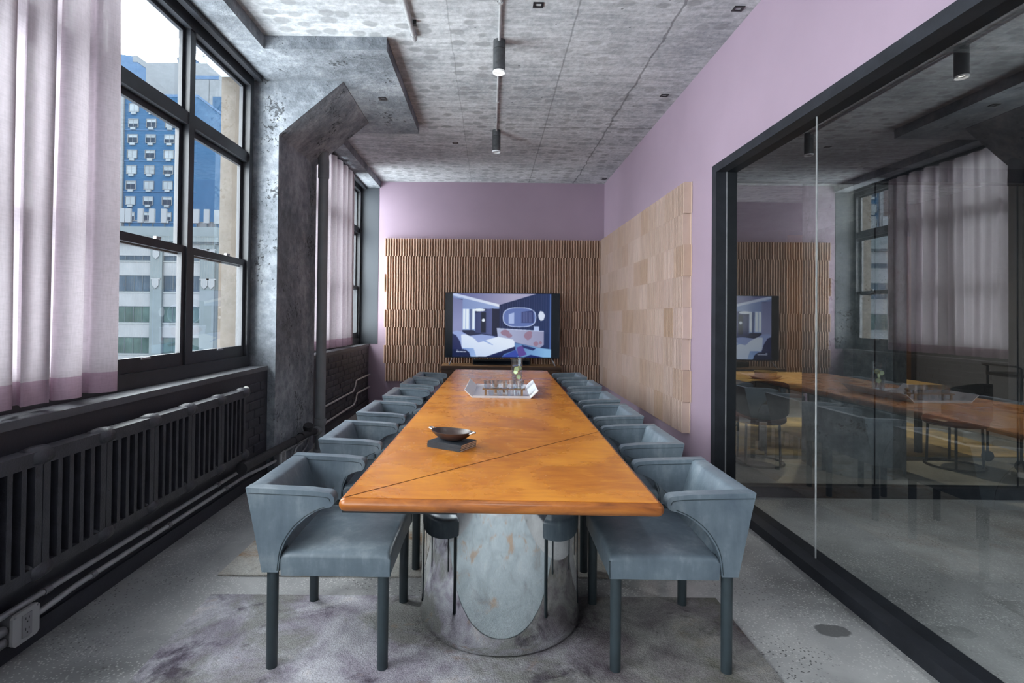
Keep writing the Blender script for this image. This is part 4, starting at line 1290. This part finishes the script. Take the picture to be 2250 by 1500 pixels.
t = rug('rug', [(1.95, 5.50), (5.6, 5.50), (5.7, 7.6), (1.95, 7.6)], 0.010, M['yellow_rug'], 'mottled yellow rug in the room beyond the glass')
t = empty('bar_cart', (5.15, 5.15, 0), -0.1, 'black metal bar cart with wooden shelves beyond the glass', 'cart')
for z in (0.30, 0.86):
    obj('shelf', B(-0.22, 0.45, -0.2, 0.2, z, z + 0.03), M['rack_wood'] if z < .5 else M['black_metal'], t, bevel=0.004)
obj('mid_shelf', B(-0.22, 0.45, -0.2, 0.2, 0.55, 0.565), M['black_metal'], t)
for sx_ in (-0.21, 0.44):
    for sy in (-0.19, 0.19):
        obj('post', cyl(BM(), (sx_, sy, 0.08), (sx_, sy, 0.95), 0.011, n=10), M['black_metal'], t, smooth=True)
        w = obj('wheel', cyl(BM(), (sx_, sy - 0.012, 0.052), (sx_, sy + 0.012, 0.052), 0.052, n=20), M['black_plastic'], t, smooth=True)
bm = tube(BM(), [(-0.21, -0.19, 0.95), (-0.26, -0.19, 0.97), (-0.26, 0.19, 0.97), (-0.21, 0.19, 0.95)], 0.010, 8)
obj('push_bar', bm, M['black_metal'], t)

dr = empty('door_1', (0, 0, 0), kind='structure')
for k in range(4):
    x = 5.3 + k * 0.55
    l_ = obj('wood_panel', B(x, x + 0.545, YN2 - 0.03, YN2 + 0.01, 0.0, 2.9), M['wood_wall'], dr)
obj('handle', tube(BM(), [(6.30, YN2 - 0.03, 1.02), (6.30, YN2 - 0.08, 1.02), (6.20, YN2 - 0.08, 1.02)], 0.011, 8), M['silver'], dr)

# unseen fill lamps added for the rooms beyond (out of frame or behind header)
def fill_lamp(x, y, e, col_, label):
    t = empty('ceiling_light', (x, y, CEIL), 0, label, 'ceiling light')
    r = 0.046
    obj('body', lathe(BM(), [(0, -0.001), (r, -0.001), (r, -0.22), (r - .006, -0.22), (r - .008, -0.19), (0, -0.19)], 20), M['lamp_body'], t, smooth=True)
    obj('lens', lathe(BM(), [(0, -0.198), (r - .009, -0.198), (r - .009, -0.192), (0, -0.192)], 18), M['lamp_glow'], t, smooth=True)
    l = bpy.data.lights.new('lamp', 'SPOT'); l.energy = e; l.color = col_; l.shadow_soft_size = 0.03
    l.spot_size = math.radians(120); l.spot_blend = 0.9
    lo = bpy.data.objects.new('lamp', l); lo.location = (0, 0, -0.215); COL.objects.link(lo); lo.parent = t
fill_lamp(2.75, 4.72, 70, (1.0, 0.93, 0.82), 'cylinder ceiling light between the concrete column and the second glass wall')
fill_lamp(3.7, 6.2, 220, (1.0, 0.82, 0.55), 'cylinder ceiling light over the yellow table beyond the glass')
fill_lamp(6.2, 8.4, 60, (1.0, 0.78, 0.5), 'cylinder ceiling light before the wooden wall beyond the glass')
fill_lamp(3.4, 0.6, 380, (0.95, 0.97, 1.0), 'cylinder ceiling light in the corridor beyond the glass wall')

# ------------------------------------------------------------------ buildings outside
def ext_window(parent, x, y, z, w, h, m_frame, m_pane, npan, blind=0.0, ac=False, d=0.12):
    f = lambda u, v, q_: (x + u, y + q_, z + v)
    fr = obj('window', ring_frame(-w / 2, w / 2, 0, h, 0.085 if ac else 0.07, f, -d, 0.05), m_frame, parent)
    iw = w - (0.17 if ac else 0.14); a0 = -iw / 2
    bt_ = 0.085 if ac else 0.07
    for k in range(npan):
        a = a0 + k * iw / npan
        gap = 0.035
        obj('pane', box(BM(), x + a + gap, x + a + iw / npan - gap, y - 0.02, y + 0.02, z + bt_, z + h - bt_), m_pane, fr)
        if k: obj('glazing_bar', box(BM(), x + a - gap, x + a + gap, y - 0.06, y + 0.03, z + bt_, z + h - bt_), m_frame, fr)
        if blind: obj('blind', box(BM(), x + a + gap, x + a + iw / npan - gap, y - 0.04, y - 0.021, z + bt_ + (h - 2 * bt_) * (1 - blind), z + h - bt_), M['ext_blind'], fr)
    if ac: obj('air_conditioner', box(BM(), x - 0.48, x + 0.48, y - 0.25, y + 0.05, z - 0.45, z - 0.02), M['ext_blind'], fr)

# pale office building, corner towards us
of = empty('office_building', (-50, 72, -30), 0, 'pale grey office building with antennas on its roof outside the near window', 'building')
ox_, oy_, oz_ = -50, 72, -30
def ob(name, x0, x1, y0, y1, z0, z1, m):
    return obj(name, B(x0 - ox_, x1 - ox_, y0 - oy_, y1 - oy_, z0 - oz_, z1 - oz_), m, of)
XE = -32.9
ob('wall', -84, XE - 0.2, 64.3, 90, -30, 10.5, M['ext_pale'])
ob('parapet', -84.3, XE + 0.25, 63.7, 90.3, 10.45, 11.75, M['ext_pale'])
ob('cornice', -84.6, XE + 0.55, 63.4, 90.6, 9.95, 10.45, M['ext_pale'])
ob('cornice_fillet', -84.45, XE + 0.4, 63.55, 90.4, 9.72, 9.95, M['ext_frame'])
ob('frieze', -84.2, XE, 64.0, 90.2, 8.3, 9.72, M['ext_pale_light'])
pil = [(-34.6, XE), (-40.5, -39.1), (-50.2, -48.8), (-60, -58.6), (-70, -68.6)]
for a, c in pil: ob('pilaster', a, c, 63.75, 64.4, -30, 9.7, M['ext_pale'])
ob('corner_pilaster', XE - 0.5, XE + 0.15, 64.0, 66.2, -30, 9.7, M['ext_pale'])
ob('corner_pilaster', XE - 0.5, XE + 0.15, 76.0, 77.4, -30, 9.7, M['ext_pale'])
bays = [(-39.1, -34.6), (-48.8, -40.5), (-58.6, -50.2), (-68.6, -60)]
rowz = [(5.98 + 1.95 - .1, None)]
tops = [7.75 + 1.9, 5.96, 2.27, -1.42, -5.1]
for ti_, tz in enumerate(tops):
    h = 1.95
    z = tz - h
    for bi, (a, c) in enumerate(bays):
        npn = max(3, round((c - a) / 1.0)) if bi else 4
        ext_window(of, (a + c) / 2 - ox_, 64.12 - oy_, z - oz_, c - a, h, M['ext_frame'], M['ext_glass'] if ti_ < 2 else M['ext_glass_green'], npn, 0.0, False, 0.06)
        ob('window_sill', a, c, 63.98, 64.4, z - 0.16, z, M['ext_white'])
        ob('spandrel', a, c, 64.05, 64.4, z - 1.74, z - 0.16, M['ext_pale_light'])
# side windows in perspective
for tz in tops:
    z = tz - 1.95
    f = lambda u, v, q_: (XE - 0.12 - ox_ + q_, u - oy_, v - oz_)
    fr = obj('window', ring_frame(66.2, 76, z, z + 1.95, 0.08, f, -0.05, 0.1), M['ext_frame'], of)
    for k in range(6):
        obj('pane', B(XE - 0.1 - ox_, XE - 0.08 - ox_, 66.3 + k * 1.6 - oy_, 66.3 + k * 1.6 + 1.5 - oy_, z + 0.08 - oz_, z + 1.87 - oz_), M['ext_glass'], fr)
    ob('spandrel', XE - 0.2, XE, 66.2, 76, z - 1.74, z - 0.1, M['ext_pale_light'])
# shield ornaments on the pilasters
for zc in (8.55, 4.7 + 0.35):
    for xc in (-39.8, -34.0, -33.2):
        bm = prism(BM(), [(-0.55, 0.55), (0.55, 0.55), (0.55, 0.4), (0.38, 0.4), (0.38, -0.3), (0, -0.7), (-0.38, -0.3), (-0.38, 0.4), (-0.55, 0.4)], lambda u, v, h_: (u + xc - ox_, h_ - oy_, v + zc - oz_), 63.62, 63.76)
        obj('shield', bm, M['ext_pale_light'], of)
# mobile phone antennas along the roof edge
for px in (268, 281, 308, 333, 359, 430, 453, 472, 485, 495):
    x = (px - 1078) * 64.8 / 1180
    y = 64.6
    zt = 1.376 + (690.5 - 464) * y / 1180
    if px > 460: y += (px - 460) * 0.03
    a_ = obj('antenna', B(x - 0.32 - ox_, x + 0.32 - ox_, y - 0.14 - oy_, y + 0.14 - oy_, zt - 1.45 - oz_, zt + 0.25 - oz_), M['ext_far_white'], of, bevel=0.05)
    obj('mast', B(x - 0.06 - ox_, x + 0.06 - ox_, y + 0.1 - oy_, y + 0.22 - oy_, 11.6 - oz_, zt + 0.1 - oz_), M['ext_frame'], a_)
ob('equipment_box', -35.8, -33.9, 65, 66, 11.7, 12.6, M['ext_far_white'])
ob('antenna_rail', -47, -41, 65.0, 65.08, 12.6, 12.7, M['ext_far_white'])

# blue brick apartment tower
tw = empty('apartment_tower', (-65, 110, -30), 0, 'blue brick apartment tower with white framed windows behind the office building', 'building')
tx, ty, tz0 = -65, 110, -30
def tbx(name, x0, x1, y0, y1, z0, z1, m):
    return obj(name, B(x0 - tx, x1 - tx, y0 - ty, y1 - ty, z0 - tz0, z1 - tz0), m, tw)
tbx('wall', -72.2, -57.5, 104.1, 117.4, -30, 43.7, M['ext_blue'])
tbx('roof_edge', -72.3, -57.4, 104.0, 117.5, 43.6, 44.1, M['ext_far_blue'])
tbx('stair_bulkhead', -59.5, -57.3, 113.5, 117.6, 43.7, 47.6, M['ext_blue'])
tbx('brown_pier', -73.6, -72.1, 103.8, 106, -30, 44.6, M['ext_brown'])
tbx('pale_strip', -72.2, -71.6, 103.7, 104.2, -30, 44.8, M['ext_far_white'])
for z in range(7, 42, 6): tbx('band', -72.2, -57.45, 104.0, 104.12, z, z + 0.12, M['ext_far_blue'])
for r in range(10):
    zc = 1.376 + (690.5 - (236 + 34.3 * r)) * 104 / 1180
    for c_, px in enumerate((286, 325.5, 367, 408)):
        x = (px - 3 * r * 0.25 - 1078) * 104 / 1180
        if x > -58.6: continue
        ext_window(tw, x - tx, 104.05 - ty, zc - 0.85 - tz0, 1.95, 1.7, M['ext_far_white'], M['ext_dark'], 2, random.choice((0.35, 0.55, 0.97, 0.97, 0.5)), True)
# brown neighbour at the left edge
nbx = empty('brick_tower', (-82, 112, -30), 0, 'brown brick tower with blue windows at the curtain edge', 'building')
obj('wall', B(-8, 8.3, -7, 8, 0, 76.5), M['ext_brown'], nbx)
for r in range(20):
    for k in range(4):
        w_ = obj('window', B(-7 + k * 4, -4.6 + k * 4, -7.1, -6.95, 6 + r * 3.5, 8.4 + r * 3.5), M['ext_far_white'], nbx)
        obj('pane', B(-6.9 + k * 4, -5.9 + k * 4, -7.16, -7.09, 6.1 + r * 3.5, 8.3 + r * 3.5), M['ext_far_blue'], w_)
        obj('pane', B(-5.7 + k * 4, -4.7 + k * 4, -7.16, -7.09, 6.1 + r * 3.5, 8.3 + r * 3.5), M['ext_far_blue'], w_)
# far buildings
t = empty('glass_tower', (-112, 158, -30), 0, 'pale blue slab tower behind the other buildings', 'building')
bm = prism(BM(), [(-12, 0), (12, 0), (12, 103.5), (-12, 107)], lambda u, v, h_: (u, h_, v), -8, 8)
obj('wall', bm, M['ext_far_blue'], t)
obj('roof_rim', B(10.8, 12.1, -8.1, 8.1, 102, 103.8), M['ext_far_white'], t)
t = empty('white_building', (-76, 138, -30), 0, 'white stepped building with a water tank behind the blue tower', 'building')
obj('wall', B(-8.5, 7.0, -8, 8, 0, 92.5), M['ext_far_white'], t)
obj('step', B(6.9, 9.5, -8, 8, 0, 88.5), M['ext_far_white'], t)
obj('rail', B(3, 9.3, -8.1, -8.0, 88.5, 89.4), M['ext_far_blue'], t)
t = empty('water_tank', (-77.0, 135, 62.5), 0, 'round blue rooftop water tank on legs', 'water tank')
obj('drum', lathe(BM(), [(0, 0.8), (2.4, 0.8), (2.4, 2.7), (2.6, 2.72), (0, 3.5)], 20), M['ext_far_blue'], t, smooth=True)
for a in range(4):
    ca, sa = 1.5 * math.cos(a * PI / 2 + .7), 1.5 * math.sin(a * PI / 2 + .7)
    obj('leg', B(ca - .15, ca + .15, sa - .15, sa + .15, 0.002, 0.9), M['ext_far_blue'], t)
# what shows through the last pane of the far window
def block(name, x0, x1, y0, y1, top, m, mw, pitch, label):
    t = empty(name, ((x0 + x1) / 2, y0, -30), 0, label, 'building')
    w_ = (x1 - x0) / 2
    obj('wall', B(-w_, w_, 0, y1 - y0, 0, top + 30), M[m], t)
    z = top + 30 - pitch
    while z > top + 30 - 10 * pitch and z > 1:
        for k in range(int(2 * w_ / 3.2)):
            a = -w_ + 0.8 + k * 3.2
            f_ = obj('window', B(a, a + 1.9, -0.1, 0.05, z, z + pitch * 0.5), M['ext_white'], t)
            obj('pane', B(a + 0.1, a + 1.8, -0.14, -0.09, z + 0.1, z + pitch * 0.5 - 0.1), M[mw], f_)
        z -= pitch
block('brick_block', -22, -11.5, 64, 76, 10.2, 'ext_pale_light', 'ext_dark', 3.4, 'pale block with dark windows seen past the far curtain')
block('blue_block', -31, -16, 92, 104, 34, 'ext_far_blue', 'ext_glass', 3.5, 'tall blue block behind the pale block at the far window')
block('low_block', -13.5, -7.5, 41, 50, 1.7, 'ext_blue', 'ext_dark', 3.2, 'low dark blue building below the far window')
obj('street', B(-240, 20, 20, 260, -30.6, -30.02), M['ext_brown'], kind='structure')
